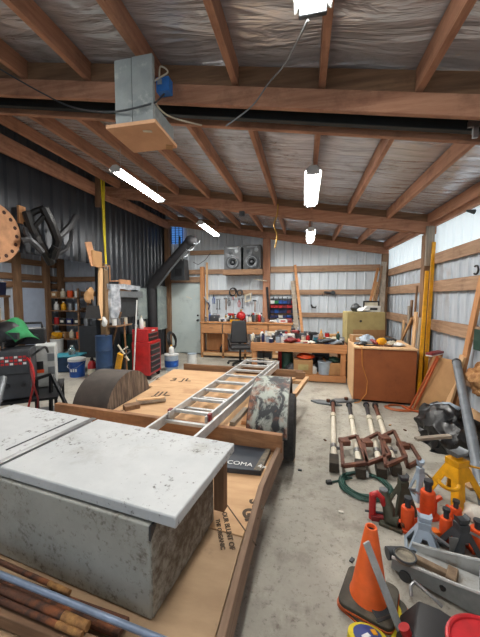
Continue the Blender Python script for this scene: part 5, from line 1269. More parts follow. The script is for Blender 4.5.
cable_coil(Vector((-2.98, 2.42, 0.20)), 0.26, 0.016, M_darkgrey, 'grey-brown cable heap below the black welding machine', 6)
cable_coil(Vector((-2.85, 2.38, 0.30)), 0.2, 0.014, M_rust, 'brown hose coil lying on the grey cable heap', 4)
stick('gas_tube', 'silvery tube end at the left photo edge beside the welder', (-4, 405), -2.72, (3, 378), -2.9, 0.035, M_grey, 'tube')
# black A-frame stand
t = thing('steel_stand', 'black angled steel stand between the welders and the left fender', 'stand', G(46, 420, 0))
ap = V(51, 374, 2.85); a2 = V(36, 379, 2.72)
for q0, q1 in ((ap, Vector((ap.x-0.02, ap.y-0.02, 0))), (ap, Vector((ap.x+0.35, ap.y+0.05, 0.0))), (a2, Vector((a2.x+0.0, a2.y, 0)))):
    b = B(); b.bar(q0, q1, 0.03, 0.03, (0, 1, 0)); part('leg', b, M_blackmetal, t)
b = B(); b.bar(a2, ap, 0.03, 0.03); part('top_bar', b, M_blackmetal, t)
rag(G(58, 400, 0.0)+Vector((-0.5, 0.0, 0)), 0.10, 'cream', 'cream rag on the floor behind the trailer cross board', 0.06, 61)
# ================================================================== OVERHEAD
t = thing('duct_box', 'grey boxed duct with a plywood base hung under the roof beam', 'box', (-1.15, 2.03, 2.77))
gb = mat('galvanised_grey_box', (142, 150, 150), (120, 128, 130), 0.6, 0.1, 4, c3=(176, 180, 176), s3=6)
b = B(); b.box((-1.185, 1.885, 2.975), (0.125, 0.035, 0.41)); part('front_board', b, gb, t, bev=0.003)
b = B(); b.box((-1.045, 1.88, 2.975), (0.145, 0.035, 0.41)); part('front_board', b, gb, t, bev=0.003)
b = B(); b.box((-1.11, 2.045, 2.83), (0.27, 0.28, 0.12)); part('box_body', b, gb, t, bev=0.003)
b = B(); b.box((-1.15, 1.96, 3.0), (0.18, 0.11, 0.30)); part('box_spine', b, gb, t, bev=0.003)
b = B(); b.box((-1.13, 2.02, 2.757), (0.36, 0.34, 0.024)); part('plywood_base', b, mat('ply_base', (206, 160, 122), (190, 144, 108), 0.75, scale=5), t, bev=0.002)
b = B(); b.box((-1.0, 2.16, 2.742), (0.05, 0.06, 0.008), rotz(0.5)); part('tape_scrap', b, M_card, t)
b = B(); b.box((-1.05, 1.93, 2.742), (0.06, 0.02, 0.004), rotz(0.3)); part('tape_scrap', b, M_offw, t)
t = thing('junction_box', 'bright blue electrical box on the near roof beam', 'electrical box', V(164, 87, 2.17))
c = V(164.5, 87, 2.165); b = B(); b.box(c, (0.10, 0.07, 0.10)); part('box_body', b, plain('bright_blue_box', (52, 132, 226), 0.5), t, bev=0.003)
b = B(); b.box(c+Vector((-0.02, -0.037, 0.015)), (0.035, 0.006, 0.035)); part('outlet_face', b, M_lblue, t)
hose('white_cable', 'thin white cable looping around the blue electrical box', [c+Vector((-0.03, -0.02, 0.05)), c+Vector((-0.0, -0.06, 0.10)), c+Vector((0.05, -0.05, 0.06)), c+Vector((-0.06, -0.06, 0.0)), c+Vector((-0.06, -0.08, -0.10)), c+Vector((0.03, -0.03, -0.22)), c+Vector((0.2, 0.25, -0.16))], 0.006, M_offw, 'cable')
hose('cable_run', 'dark cable strung across the left of the near roof beam', [V(-8, 62, 1.9), V(0, 69, 2.0), V(40, 92, 2.12), (V(72, 107, 2.14)), V(110, 112, 1.86), V(150, 104, 1.86), V(158, 100, 2.0), V(164, 94, 2.13)], 0.006, M_darkgrey, 'cable')
hose('drop_cord', 'grey cord from the nearest ceiling light to the roof beam', [V(308, 20, 1.5), V(298, 40, 1.6), V(285, 64, 1.8), V(268, 84, 2.05), V(252, 106, 2.17), V(226, 126, 2.18)], 0.005, M_grey, 'cord')
hose('rope', 'pale rope dangling from the second roof beam above the loudspeakers', [V(278, 204, 5.3), V(277, 215, 5.32), V(274, 225, 5.32), V(277, 236, 5.32), V(275, 248, 5.32)], 0.012, M_brass, 'rope')
c = V(242, 214, 5.3); b = B(); b.box(c, (0.09, 0.08, 0.08)); solo('roof_camera', 'small dark box hanging below the second roof beam', 'box', b, M_darkgrey)
b = B(); q = V(474, 124, 2.34); b.box(q, (0.07, 0.02, 0.04)); b.box(q+Vector((0.01, 0, -0.05)), (0.03, 0.02, 0.08)); solo('steel_hanger', 'galvanised hanger plate on the near roof beam at the right photo edge', 'bracket', b, M_steel)
# ================================================================== RIGHT FLOOR
Z3 = Vector((0, 0, 1))
# ---- traffic cone on stacked bases
pc = G(369, 594, 0.05)
conem = plain('cone_orange', (255, 112, 48), 0.5, var=0.1, bump=0.04)
brub = mat('dusty_black_rubber', (62, 60, 54), (84, 80, 70), 0.85, 0, 10, c3=(110, 102, 88), s3=6)
rimm = plain('orange_rim', (206, 98, 48), 0.6)
def rsq(w, r, n=6):
    o = []
    for cx_, cy_, a0 in ((w-r, w-r, 0), (-w+r, w-r, 90), (-w+r, -w+r, 180), (w-r, -w+r, 270)):
        for k in range(n+1): o.append((cx_+r*math.cos(R(a0+90*k/n)), cy_+r*math.sin(R(a0+90*k/n))))
    return o
cbase = thing('cone_base', 'loose black rubber cone base with orange edge lying under the traffic cone', 'cone base', (pc.x+0.012, pc.y-0.02, 0), R(-38))
b = B(); b.prism(rsq(0.135, 0.04), 0.02, None, (0, 0, 0.011)); part('rubber_slab', b, brub, cbase, True, 0.004)
b = B(); b.prism(rsq(0.139, 0.042), 0.008, None, (0, 0, 0.0045)); part('orange_rim', b, rimm, cbase, True)
cone = thing('traffic_cone', 'orange traffic cone standing on its dusty black rubber base', 'traffic cone', (pc.x, pc.y, 0.0225), R(-22))
b = B(); b.prism(rsq(0.132, 0.04), 0.022, None, (0, 0, 0.018)); part('base', b, brub, cone, True, 0.004, label='dusty black rubber base')
b = B(); b.prism(rsq(0.136, 0.042), 0.008, None, (0, 0, 0.005)); part('base_rim', b, rimm, cone, True, label='orange rim of the base')
b = B(); b.lathe([(0.098, 0.030), (0.094, 0.04), (0.088, 0.06), (0.030, 0.40), (0.028, 0.405), (0.022, 0.405), (0.020, 0.38)], n=36); part('cone_body', b, conem, cone, True)
b = B(); b.lathe([(0.021, 0.385), (0.001, 0.385)], n=20, cap=False); part('tip_hole', b, M_blackpl, cone, True)
# steel bar leaning on the cone
t0, t1 = V(366, 542, pc.y-0.085), G(408, 650, 0.012)
bt = thing('steel_bar', 'flat grey steel bar leaning against the front of the traffic cone', 'bar', t1)
b = B(); b.bar(t1, t0, 0.035, 0.012, (0.4, -1, 0.6)); part('flat_bar', b, mat('galvanised_bar', (182, 186, 184), (156, 160, 160), 0.5, 0.3, 20), bt, bev=0.002)
t = thing('steel_bracket', 'small dark grey steel plate lying in front of the traffic cone', 'plate', G(381, 618))
g0 = G(383, 613, 0.05); b = B(); b.box(g0, (0.10, 0.10, 0.012), rotz(0.5) @ rotx(R(18))); part('plate', b, M_darkgrey, t, bev=0.002)
b = B(); b.box(g0+Vector((0.0, -0.03, -0.025)), (0.09, 0.012, 0.06), rotz(0.5)); part('flange', b, M_darkgrey, t)
for d in ((-0.03, 0.03), (0.03, 0.02)):
    b = B(); b.cyl(g0+Vector((d[0], d[1], 0.003)), g0+Vector((d[0], d[1], 0.02)), 0.008, n=6); part('bolt', b, M_blackmetal, t)
# strap roll at the bottom edge
ps = G(368, 644, 0.06)
t = thing('strap_roll', 'roll of yellow strap around a blue and white disc at the bottom photo edge', 'strap roll', (ps.x, ps.y, 0.0))
mS = rotx(R(-18))
b = B(); b.lathe([(0.055, -0.03), (0.085, -0.03), (0.09, 0), (0.085, 0.03), (0.055, 0.03)], (0, 0, 0.06), 28, mS); part('strap_winding', b, M_ystrap, t, True)
b = B(); b.lathe([(0.062, 0.030), (0.062, 0.036), (0.02, 0.04)], (0, 0, 0.06), 24, mS); dd = part('blue_disc', b, plain('strap_blue', (34, 62, 128), 0.5), t, True)
b = B(); b.box(mS @ Vector((-0.01, -0.02, 0.038))+Vector((0, 0, 0.062)), (0.04, 0.02, 0.006), mS @ rotz(0.7)); part('white_mark', b, M_white, dd, True)
b = B(); b.box(mS @ Vector((0.03, 0.015, 0.038))+Vector((0, 0, 0.062)), (0.022, 0.03, 0.006), mS @ rotz(0.3)); part('yellow_mark', b, M_yellow, dd, True)
b = B(); q = G(393, 640, 0.02); b.tube([q, G(401, 625, 0.03), G(399, 610, 0.02), G(394, 600, 0.02)], 0.012, 7); solo('strap_end', 'loose yellow strap end between the steel bar and the black box', 'strap', b, M_ystrap)
# ---- floor jack
ja, jb = G(392, 556, 0.10), G(492, 610, 0.10)         # near side plate line
fa, fb = G(412, 542, 0.10), G(500, 575, 0.10)         # far side plate line
jd = (jb-ja).normalized(); jc = (ja+fa)/2
silver = mat('silver_jack_paint', (196, 198, 196), (172, 174, 172), 0.45, 0.2, 8, c3=(140, 128, 112), s3=6)
darkj = plain('dark_jack_paint', (140, 148, 150), 0.45, 0.2)
fj = thing('floor_jack', 'long low silver-grey floor jack on the floor right of the traffic cone', 'floor jack', (jc.x, jc.y, 0))
for nm, p, q in (('side_plate', ja, jb), ('side_plate', fa, fb)):
    b = B(); d = (q-p)
    top = [p+Vector((0, 0, -0.01)), p.lerp(q, 0.25)+Vector((0, 0, 0.0)), p.lerp(q, 0.7)+Vector((0, 0, 0.03)), q+Vector((0, 0, 0.06))]
    n2 = Vector((-d.y, d.x, 0)).normalized()*0.006; vs = []
    for s in (-1, 1):
        for k in top: vs += [k+n2*s, Vector((k.x, k.y, 0.03))+n2*s]
    fs = []
    for k in range(3):
        a = 2*k; fs += [(a, a+1, a+3, a+2), (8+a+2, 8+a+3, 8+a+1, 8+a), (a, a+2, 8+a+2, 8+a), (a+1, 8+a+1, 8+a+3, a+3)]
    fs += [(0, 8, 9, 1), (6, 7, 15, 14)]
    b._faces(vs, fs); part(nm, b, darkj if p is ja else silver, fj)
    b = B(); b.tube([k+Vector((0, 0, 0.004)) for k in top], 0.009, 6); part('edge_flange', b, silver, fj)
cen = lambda f, z: Vector(((ja.lerp(jb, f)+fa.lerp(fb, f))/2*1.0)).xy.to_3d()+Vector((0, 0, z))
b = B(); b.bar(cen(0.08, 0.045), cen(0.95, 0.06), (fa-ja).length*0.92, 0.02); part('bottom_pan', b, silver, fj)
armm = mat('dusty_lift_arm', (160, 138, 112), (110, 90, 72), 0.8, 0.1, 8)
b = B(); b.bar(cen(0.12, 0.075), cen(0.55, 0.065), 0.04, 0.04); part('lift_arm', b, armm, fj, bev=0.006)
b = B(); b.box(cen(0.57, 0.07), (0.05, 0.10, 0.05), rotz(math.atan2(jd.y, jd.x))); part('ram_block', b, armm, fj, bev=0.006)
b = B(); b.bar(cen(0.84, 0.13), cen(1.2, 0.16), (fa-ja).length*0.85, 0.03); part('handle_cover', b, M_grey, fj, bev=0.004)
sad = G(405, 556, 0.12)
b = B(); b.lathe([(0.02, -0.05), (0.03, -0.02), (0.05, -0.015), (0.058, 0.0), (0.058, 0.012), (0.048, 0.012), (0.046, 0.004), (0.003, 0.004)], (sad.x, sad.y, 0.115), 28); sd = part('saddle', b, mat('dusty_saddle', (160, 152, 134), (104, 98, 88), 0.8, 0.2, 16), fj)
b = B(); b.ring((sad.x, sad.y, 0.125), 0.056, 0.006, 28, 6); part('saddle_rim', b, M_darkgrey, sd)
b = B(); q0 = Vector((sad.x-0.03, sad.y+0.06, 0.07)); b.cyl(q0+Vector((-0.05, -0.0, 0)), q0+Vector((0.05, 0.02, 0)), 0.035); part('front_roller', b, M_darkgrey, fj)
for p in (cen(0.10, 0.03), cen(0.9, 0.03)):
    nn = Vector((-jd.y, jd.x, 0)); b = B(); b.cyl(p-nn*0.12, p+nn*0.12, 0.03, n=16); part('wheel', b, M_darkgrey, fj)
hl = [G(408, 590, 0.06), G(407, 580, 0.085), G(411, 576, 0.09), G(420, 583, 0.085), G(432, 594, 0.08), G(438, 600, 0.07)]
off = Vector((0.006, -0.035, 0.0)); b = B(); b.tube([p+off for p in hl], 0.009, 8); part('carry_handle', b, M_steel, fj, label='bright bent carry handle')
b = B(); q = ja.lerp(jb, 0.55)+Vector((0, 0, -0.02)); b.cyl(q+Vector((0, -0.015, 0)), q, 0.014, n=8); part('pivot_bolt', b, M_blackmetal, fj)
# ---- black box with red knob, red ribbed bucket
bb = G(443, 640, 0.16)
t = thing('black_toolbox', 'black plastic box with a red knob in the lower right corner, before the floor jack', 'box', (bb.x-0.025, bb.y-0.01, 0), R(-25)); t.scale = (1.2, 1.2, 1.2)
b = B(); b.prism([(-0.13, 0), (0.20, 0), (0.20, 0.14), (0.0, 0.17), (-0.07, 0.16), (-0.13, 0.06)], 0.20, rotx(PI/2), (0, 0, 0)); part('case', b, M_blackpl, t, True, 0.008)
b = B(); b.cyl((-0.085, -0.05, 0.135), (-0.10, -0.05, 0.165), 0.018, 0.02); part('red_knob', b, M_red, t, True)
for x in (-0.02, 0.06):
    b = B(); b.cyl((x, -0.101, 0.09), (x, -0.108, 0.09), 0.014, n=10); part('screw', b, M_darkgrey, t, True)
rb = G(494, 662, 0.20)
t = thing('red_bucket', 'bright red ribbed plastic bucket cut by the bottom right corner', 'bucket', (rb.x, rb.y, 0.0))
prof = [(0.11, 0)]
for k in range(5): prof += [(0.125+0.004*k, 0.05+0.03*k), (0.135+0.004*k, 0.058+0.03*k), (0.135+0.004*k, 0.066+0.03*k), (0.126+0.004*k, 0.074+0.03*k)]
prof += [(0.15, 0.205), (0.155, 0.215), (0.148, 0.222)]
b = B(); b.lathe(prof, n=36, cap=True); part('pail_body', b, plain('bucket_red', (206, 40, 48), 0.35), t, True)
b = B(); b.ring((0, 0, 0.222), 0.15, 0.010, 36, 8); part('rim', b, plain('bucket_red', (206, 40, 48), 0.35), t, True)
b = B(); q = G(428, 643, 0.02); b.box(q, (0.08, 0.07, 0.04), rotz(0.4)); solo('wood_block', 'small tan wood block between the black box and the red bucket', 'wood block', b, pinew(0), bev=0.003)
# ---- jack stands
def jackstand(px, py, ytop, w, m, label, rz=0.0, post=0.35, saddle=M_grey, lever=True, tilt=None, hole=True, h=None):
    p = G(px, py); H = h or V(px, ytop, p.y).z
    t = thing('jack_stand', label, 'jack stand', (p.x, p.y, 0), rz, 'jack stands on the shop floor')
    hb = H*(1-post); wt = w*0.28; closed = m is M_lblue
    for k in range(4):
        a = PI/2*k; m3 = rotz(a)
        sl = math.atan2((w-wt)/2, hb); L = hb/math.cos(sl)
        mm = m3 @ Matrix(((1, 0, 0), (0, math.sin(sl)*1.0, -math.cos(sl)), (0, math.cos(sl), math.sin(sl))))
        outer = [(-w/2, 0), (-w*0.32, 0), (w*0.32, 0), (w/2, 0), (wt/2, L), (-wt/2, L)]
        holep = [(-w*0.30, L*0.04), (-w*0.26, L*0.03), (w*0.26, L*0.03), (w*0.30, L*0.04), (wt*0.30, L*0.62), (-wt*0.30, L*0.62)]
        if k % 2 == 1: holep = [(x*0.9, y) for x, y in holep]
        b = B()
        if closed: b.prism([(-w/2, 0), (w/2, 0), (wt/2, L), (-wt/2, L)], 0.006, mm, m3 @ Vector((0, -w/2, 0)), hole=[(-w*0.27, L*0.16), (w*0.27, L*0.16), (wt*0.22, L*0.70), (-wt*0.22, L*0.70)])
        else:
            wl = 0.33 if k % 2 == 0 else 0.30
            b.prism([(-w/2, 0), (-w*wl, 0), (-wt*0.30, L*0.66), (wt*0.30, L*0.66), (w*wl, 0), (w/2, 0), (wt/2, L), (-wt/2, L)], 0.008, mm, m3 @ Vector((0, -w/2, 0)))
        part('leg_plate', b, m, t, True)
    b = B(); b.box((0, 0, hb+0.012), (wt*1.25, wt*1.25, 0.05)); part('collar', b, m, t, True, 0.004)
    b = B(); b.box((0, 0, (hb+H)/2), (wt*0.55, wt*0.55, H-hb)); part('ratchet_post', b, m if saddle is M_grey else saddle, t, True)
    b = B(); b.prism([(-wt*0.75, 0.03), (-wt*0.6, -0.012), (wt*0.6, -0.012), (wt*0.75, 0.03), (wt*0.45, 0.012), (-wt*0.45, 0.012)], wt*0.9, rotx(PI/2), (0, 0, H)); part('saddle', b, saddle, t, True, 0.002)
    if lever:
        b = B(); b.tube([(wt*0.5, -wt*0.6, hb+0.0), (w*0.3, -wt*0.9, hb-0.01), (w*0.62, -wt*0.8, hb-0.05)], 0.008, 7); part('lever', b, M_steel if m is not M_yellow else M_yellow, t, True)
    return t
jackstand(455, 501, 453, 0.33, M_yellow, 'big yellow jack stand on the floor before the black bag', R(28), 0.20, M_grey)
jackstand(402, 512, 478, 0.17, M_olive, 'olive drab jack stand beside the green cable coil', R(12), 0.2, M_darkgrey)
jackstand(423, 553, 518, 0.20, M_lblue, 'pale blue-grey jack stand standing right behind the floor jack', R(-14), 0.22, M_lblue)
jackstand(419, 497, 463, 0.13, M_lblue, 'slim pale blue-grey jack stand behind the orange bottle jacks', R(20), 0.25, M_lblue)
jackstand(460, 553, 520, 0.19, M_darkgrey, 'dark grey jack stand at the right edge beside the floor jack', R(16), 0.25, M_darkgrey)
b = B(); q = G(452, 556, 0.0); b.bar(q+Vector((0, -0.03, 0.0)), q+Vector((0.0, -0.01, 0.13)), 0.05, 0.01, (0, -1, 0.2)); solo('steel_channel', 'short bright steel channel standing before the dark grey jack stand', 'channel', b, M_steel)
# handle arm across the yellow stand
hose('pry_bar', 'yellow bent handle lying across the big yellow jack stand', [V(437, 479, 2.36), V(443, 486, 2.33), V(452, 490, 2.33), V(458, 489, 2.34), V(459, 485, 2.36)], 0.014, M_yellow, 'handle')
# ---- bottle jacks
def bottlejack(px, py, ytop, r, label, rz=0.0, m=M_orange, lay=False, grp='bottle jacks among the stands'):
    p = G(px, py); H = max(0.12, V(px, ytop, p.y).z)
    t = thing('bottle_jack', label, 'bottle jack', (p.x, p.y, 0), rz, grp)
    b = B(); b.box((0, 0, 0.012), (r*3.0, r*2.5, 0.024)); part('base', b, m, t, True, 0.004)
    b = B(); b.lathe([(r, 0.02), (r, H*0.66), (r*0.9, H*0.70), (r*0.6, H*0.71)], n=20); part('cylinder', b, m, t, True)
    b = B(); b.lathe([(r*0.45, H*0.68), (r*0.45, H*0.9), (r*0.62, H*0.91), (r*0.62, H), (r*0.3, H)], n=16); part('ram', b, M_darkgrey, t, True)
    b = B(); b.cyl((r*1.25, 0, 0.02), (r*1.25, 0, H*0.42), r*0.28); b.bar((r*1.2, 0, H*0.42), (r*2.2, 0, H*0.5), r*0.5, r*0.5); part('pump', b, m, t, True)
    b = B(); b.cyl((-r*1.3, 0, 0.02), (-r*1.7, 0, 0.03), r*0.2); part('release_valve', b, M_steel, t, True)
    return t
bottlejack(407, 530, 497, 0.042, 'orange bottle jack standing left of the pale blue-grey jack stand', R(-30))
bottlejack(427, 516, 480, 0.050, 'orange bottle jack in front of the big yellow jack stand', R(20))
bottlejack(445, 540, 508, 0.036, 'small orange bottle jack between the pale and the dark jack stands', R(60))
bottlejack(477, 548, 520, 0.045, 'orange bottle jack cut by the right photo edge', R(10))
bottlejack(455, 525, 500, 0.036, 'orange bottle jack at the foot of the big yellow jack stand', R(110))
b = B(); q = G(434, 534, 0.03); b.box(q, (0.06, 0.05, 0.06), rotz(0.3)); solo('orange_block', 'square orange jack part behind the pale blue-grey jack stand', 'jack part', b, plain('orange_light', (240, 120, 40), 0.45), bev=0.006)
b = B(); q = G(445, 545, 0.03); b.cyl(q+Vector((-0.06, 0.02, 0.01)), q+Vector((0.07, -0.03, 0.0)), 0.012); solo('jack_lever', 'short dark lever lying beside the small orange bottle jack', 'lever', b, M_darkgrey)
rag(G(471, 517), 0.09, 'paper', 'crumpled white plastic beside the big yellow jack stand', 0.05, 71, nm='plastic_wrap', cat='plastic')
# red lift and olive casting near the cone
t = thing('trailer_jack', 'small bright red hand jack standing behind the traffic cone', 'jack', G(372, 520))
q = G(372, 518); zt_ = V(372, 494, q.y).z
b = B(); b.cyl(q, q+Vector((0, 0, zt_)), 0.024, 0.024); part('post', b, M_red, t)
b = B(); b.tube([q+Vector((0, 0, zt_-0.01)), q+Vector((0.03, 0, zt_+0.01)), q+Vector((0.06, -0.02, zt_-0.01)), q+Vector((0.07, -0.02, zt_-0.06))], [0.026, 0.024, 0.02, 0.016], 10); part('hook_arm', b, M_red, t)
b = B(); b.box(q+Vector((0.035, -0.01, 0.02)), (0.09, 0.05, 0.04)); part('foot', b, M_dred, t, bev=0.004)
b = B(); b.cyl(q+Vector((-0.05, 0, 0.05)), q+Vector((0.1, 0, 0.05)), 0.008); part('pin', b, M_darkgrey, t)
t = thing('iron_casting', 'greasy olive iron casting standing between the red hand jack and the orange bottle jack', 'casting', G(388, 526))
q = G(389, 524)
b = B(); b.tube([q+Vector((-0.02, 0.10, 0.10)), q+Vector((-0.02, 0.07, 0.17)), q+Vector((0, 0.02, 0.10)), q+Vector((0.0, -0.01, 0.045)), q+Vector((0.05, -0.03, 0.045))], [0.028, 0.032, 0.042, 0.045, 0.04], 12); part('cast_body', b, M_olive, t)
b = B(); b.box(q+Vector((0.01, -0.02, 0.012)), (0.15, 0.09, 0.024), rotz(-0.4)); part('foot', b, M_olive, t, bev=0.006)
b = B(); b.cyl(q+Vector((-0.02, 0.09, 0.12)), q+Vector((-0.02, 0.09, 0.20)), 0.03); part('boss', b, M_grey, t)
b = B(); b.cyl(q+Vector((0.07, -0.05, 0.045)), q+Vector((0.085, -0.06, 0.05)), 0.016); part('bolt_head', b, M_rust, t)
# green cable coil
cc = G(365, 487)
gcab = plain('green_cable', (34, 76, 66), 0.5)
t = cable_coil(Vector((cc.x, cc.y, 0)), 0.215, 0.007, gcab, 'dark green extension cable coiled on the floor before the white shafts', 8, sq=0.95)
hp = [Vector((cc.x-0.19, cc.y+0.10, 0.012)), G(352, 478, 0.012), G(342, 480, 0.012), G(331, 482, 0.012)]
b = B(); b.tube(hp, 0.0085, 6); part('cable_tail', b, gcab, t)
b = B(); q = G(329, 482, 0.015); b.box(q, (0.05, 0.035, 0.028), rotz(0.3)); part('plug', b, M_blackpl, t, bev=0.004)
b = B(); q = G(367, 474, 0.03); b.box(q, (0.02, 0.06, 0.03)); part('cable_tie', b, M_white, t)
# ---- white shafts with brown frames
shw = mat('chalky_white_tube', (222, 216, 200), (204, 194, 174), 0.6, 0, 10, c3=(160, 136, 110), s3=8, lo3=0.6)
brn = mat('brown_steel_frame', (110, 68, 52), (84, 54, 44), 0.6, 0.2, 12, c3=(140, 88, 62), s3=8)
plc = ['first', 'second', 'third', 'last']
sh = [((334, 468), (333, 402)), ((361, 474), (349, 404)), ((382, 474), (366, 404)), ((397, 472), (375, 405))]
for k, (pn, pf) in enumerate(sh):
    z = 0.055; p0, p1 = G(*pn, z), G(*pf, z); d = (p1-p0)
    t = thing('axle_shaft', 'white shaft with brown tip and dark foot, %s from the left on the floor' % plc[k], 'shaft', (p0.x, p0.y, 0), 0, 'white shafts laid out on the floor')
    at = lambda f: p0+d*f
    b = B(); b.cyl(at(0.10), at(0.70), 0.030, 0.028, 16); part('white_tube', b, shw, t)
    b = B(); b.cyl(at(0.70), at(0.985), 0.025, 0.027, 16); part('brown_tip', b, brn if k in (0, 3) else M_darkgrey, t)
    b = B(); b.cyl(at(0.66), at(0.72), 0.038, 0.038, 16); part('collar', b, M_offw, t)
    b = B(); b.cyl(at(0.20), at(0.235), 0.038, 0.038, 16); b.box(at(0.218)+Vector((0.05, 0, 0)), (0.03, 0.03, 0.03)); part('clamp', b, M_steel, t)
    b = B(); b.bar(at(0.0), at(0.10), 0.085, 0.09); part('foot', b, mat('dark_foot_block', (66, 56, 44), (44, 40, 34), 0.8, scale=12), t, bev=0.006)
    b = B(); b.cyl(at(0.97), at(1.0), 0.042, 0.042, 16); part('end_flange', b, M_darkgrey, t)
fr = [[(341, 440), (357, 436), (367, 463), (343, 466)], [(363, 441), (378.5, 433), (390, 455), (367, 464)], [(381, 437), (394, 431), (406, 457), (386, 466)], [(399, 444), (411, 445), (420, 460), (408, 467)]]
pb_ = ['across the two left white shafts', 'across the second and third white shafts', 'across the two right white shafts', 'beside the last white shaft, nearest the black bag']
for k, q in enumerate(fr):
    z = 0.118 if k < 3 else 0.02
    ps_ = [G(x, y, z) for x, y in q]
    t = thing('axle_bracket', 'brown open steel frame lying %s' % pb_[k], 'frame', ps_[0]*1, 0, 'brown frames on the shafts')
    for i in range(4):
        a, c = ps_[i], ps_[(i+1) % 4]; b = B(); b.bar(a, c, 0.032, 0.032); part('frame_bar', b, brn, t, bev=0.003)
    b = B(); b.box(ps_[0]+Vector((0.03, -0.03, 0.0)), (0.10, 0.10, 0.05), rotz(0.2)); part('mount_block', b, brn, t, bev=0.004)
for k, (pa, lab) in enumerate((((325, 404), 'flat grey steel plate lying at the far end of the first white shaft'), ((343, 402), 'grey forged lever lying between the far ends of the white shafts'))):
    q = G(*pa); t = thing('steel_lever', lab, 'lever', q)
    b = B(); b.prism([(-0.22, -0.02), (-0.1, -0.08), (0.12, -0.06), (0.26, 0.0), (0.12, 0.06), (-0.1, 0.07)], 0.03, rotz(-0.3+0.5*k), q+Vector((0, 0.02, 0.016))); part('lever_body', b, M_grey, t, bev=0.006)
    b = B(); b.cyl(q+Vector((0.05, 0.02, 0.03)), q+Vector((0.05, 0.02, 0.07)), 0.03); part('lever_boss', b, M_rust, t)
# ---- black bag
bagm = mat('black_bin_bag', (26, 28, 31), (16, 17, 19), 0.34, 0, 6, bump=0.5, bscale=12, spec=0.7)
bc0 = (G(418, 452)+G(472, 452))/2
b = B(); b.ell((0, 0, 0), (0.34, 0.32, 0.25), 56, 40); b.jitter(0.12, 3.0, 2); b.jitter(0.085, 7, 5); b.jitter(0.035, 15, 9)
for v in b.bm.verts: v.co.z = max(v.co.z, -0.13); v.co += Vector((1.60, 3.60, 0.131))
solo('trash_bag', 'crumpled shiny black plastic bag on the floor by the grey pipe', 'bag', b, bagm)
b = B(); b.ell((0, 0, 0), (0.14, 0.12, 0.05), 24, 16); b.jitter(0.06, 9, 4)
for v in b.bm.verts: v.co = v.co+Vector((1.56, 3.74, 0.37))
solo('plastic_wrap', 'whitish plastic wrap on top of the black plastic bag', 'plastic', b, M_lblue)
b = B(); b.bar(G(416, 439, 0.24), G(450, 436, 0.25), 0.05, 0.025); solo('board_scrap', 'thin grey board resting across the black plastic bag', 'board', b, greyw(0))
# ---- right wall: panels, planks, pipe
def leanw(nm, label, pb, pt, Xt, w, th, m, cat='board', up=(1, 0, 0), Xb=None):
    p0 = G(*pb) if Xb is None else W(*pb, Xb); p1 = W(*pt, Xt); b = B(); b.bar(p0, p1, w, th, up); return solo(nm, label, cat, b, m, bev=0.003)
leanw('leaning_board', 'long orange-brown board leaning on the right wall, past the grey pipe', (452, 420), (483, 276), 1.98, 0.10, 0.035, orangew(2))
leanw('leaning_board', 'pale board edge behind the tan panel on the right wall', (444, 420), (463, 356), 1.93, 0.10, 0.03, pinew(2))
leanw('drain_pipe', 'grey plastic pipe leaning on the tan panel at the right', (485, 512), (456.5, 362), 1.88, 0.001, 0.001, M_grey)
bpy.data.objects.remove(bpy.data.objects['drain_pipe'])
p0, p1 = G(486, 508, 0.03), W(456.5, 362, 1.86)
t = thing('drain_pipe', 'grey plastic pipe leaning back against the tan panel at the right', 'pipe', p0)
b = B(); b.cyl(p0, p1, 0.045, 0.045, 20); part('tube', b, plain('pvc_grey', (122, 130, 138), 0.4), t)
d = (p1-p0).normalized(); b = B(); b.cyl(p1-d*0.02, p1+d*0.012, 0.049, 0.049, 20); part('end_collar', b, M_darkgrey, t)
# tan panel with orange frame
def quadpanel(nm, label, pts, th, m, cat, off):
    b = B(); n = len(pts); nv = (pts[1]-pts[0]).cross(pts[2]-pts[0]).normalized()*th
    vs = [p for p in pts]+[p+nv for p in pts]
    b._faces(vs, [tuple(reversed(range(n))), tuple(range(n, 2*n))]+[(i, (i+1) % n, n+(i+1) % n, n+i) for i in range(n)])
    return solo(nm, label, cat, b, m)
P0, P1 = G(412, 409), G(440, 416)
T0, T1 = W(433, 357, 1.86), W(455, 361, 1.90)
quadpanel('fibreboard_panel', 'tan fibreboard panel leaning on the right wall behind the orange frame', [P0, P1, W(455, 383, 1.88), T1, T0], -0.02, M_card, 'panel', 0)
quadpanel('fibreboard_panel', 'browner board leaning behind the tan fibreboard panel', [G(418, 398), G(432, 404), W(442, 354, 1.95), W(431, 356, 1.95)], -0.02, orangew(2), 'panel', 0)
of = thing('metal_rack', 'orange metal frame leaning in front of the tan fibreboard panel', 'frame', G(408, 408))
q0, q1 = G(409, 411), W(437.5, 356, 1.82)
for a, c in ((q0, q1), (q0, G(431, 414, 0.02)), (q0, G(402, 406, 0.02)), (G(414, 410, 0.02), W(438.5, 358, 1.80))):
    b = B(); b.bar(a+Vector((0, 0, 0.018)), c, 0.022, 0.022, (0, 1, 0.2)); part('frame_bar', b, plain('rusty_orange', (196, 92, 46), 0.6), of, bev=0.003)
q = W(438, 353, 1.86); t = thing('light_strip', 'red and white strip lamp lying on top of the tan fibreboard panel', 'lamp', q)
b = B(); b.bar(q+Vector((-0.16, -0.12, 0.0)), q+Vector((0.08, 0.12, 0.0)), 0.09, 0.035); part('housing', b, M_dred, t, bev=0.004)
b = B(); b.bar(q+Vector((-0.165, -0.125, -0.022)), q+Vector((0.075, 0.115, -0.022)), 0.08, 0.014); part('lens', b, M_white, t)
p0, p1 = G(430, 413, 0.03), G(452, 420, 0.03)
t = thing('tube_lamp', 'white tube lying on the floor at the foot of the tan panel', 'tube', (p0+p1)/2)
b = B(); b.cyl(p0, p1, 0.028, n=14); part('tube', b, M_white, t)
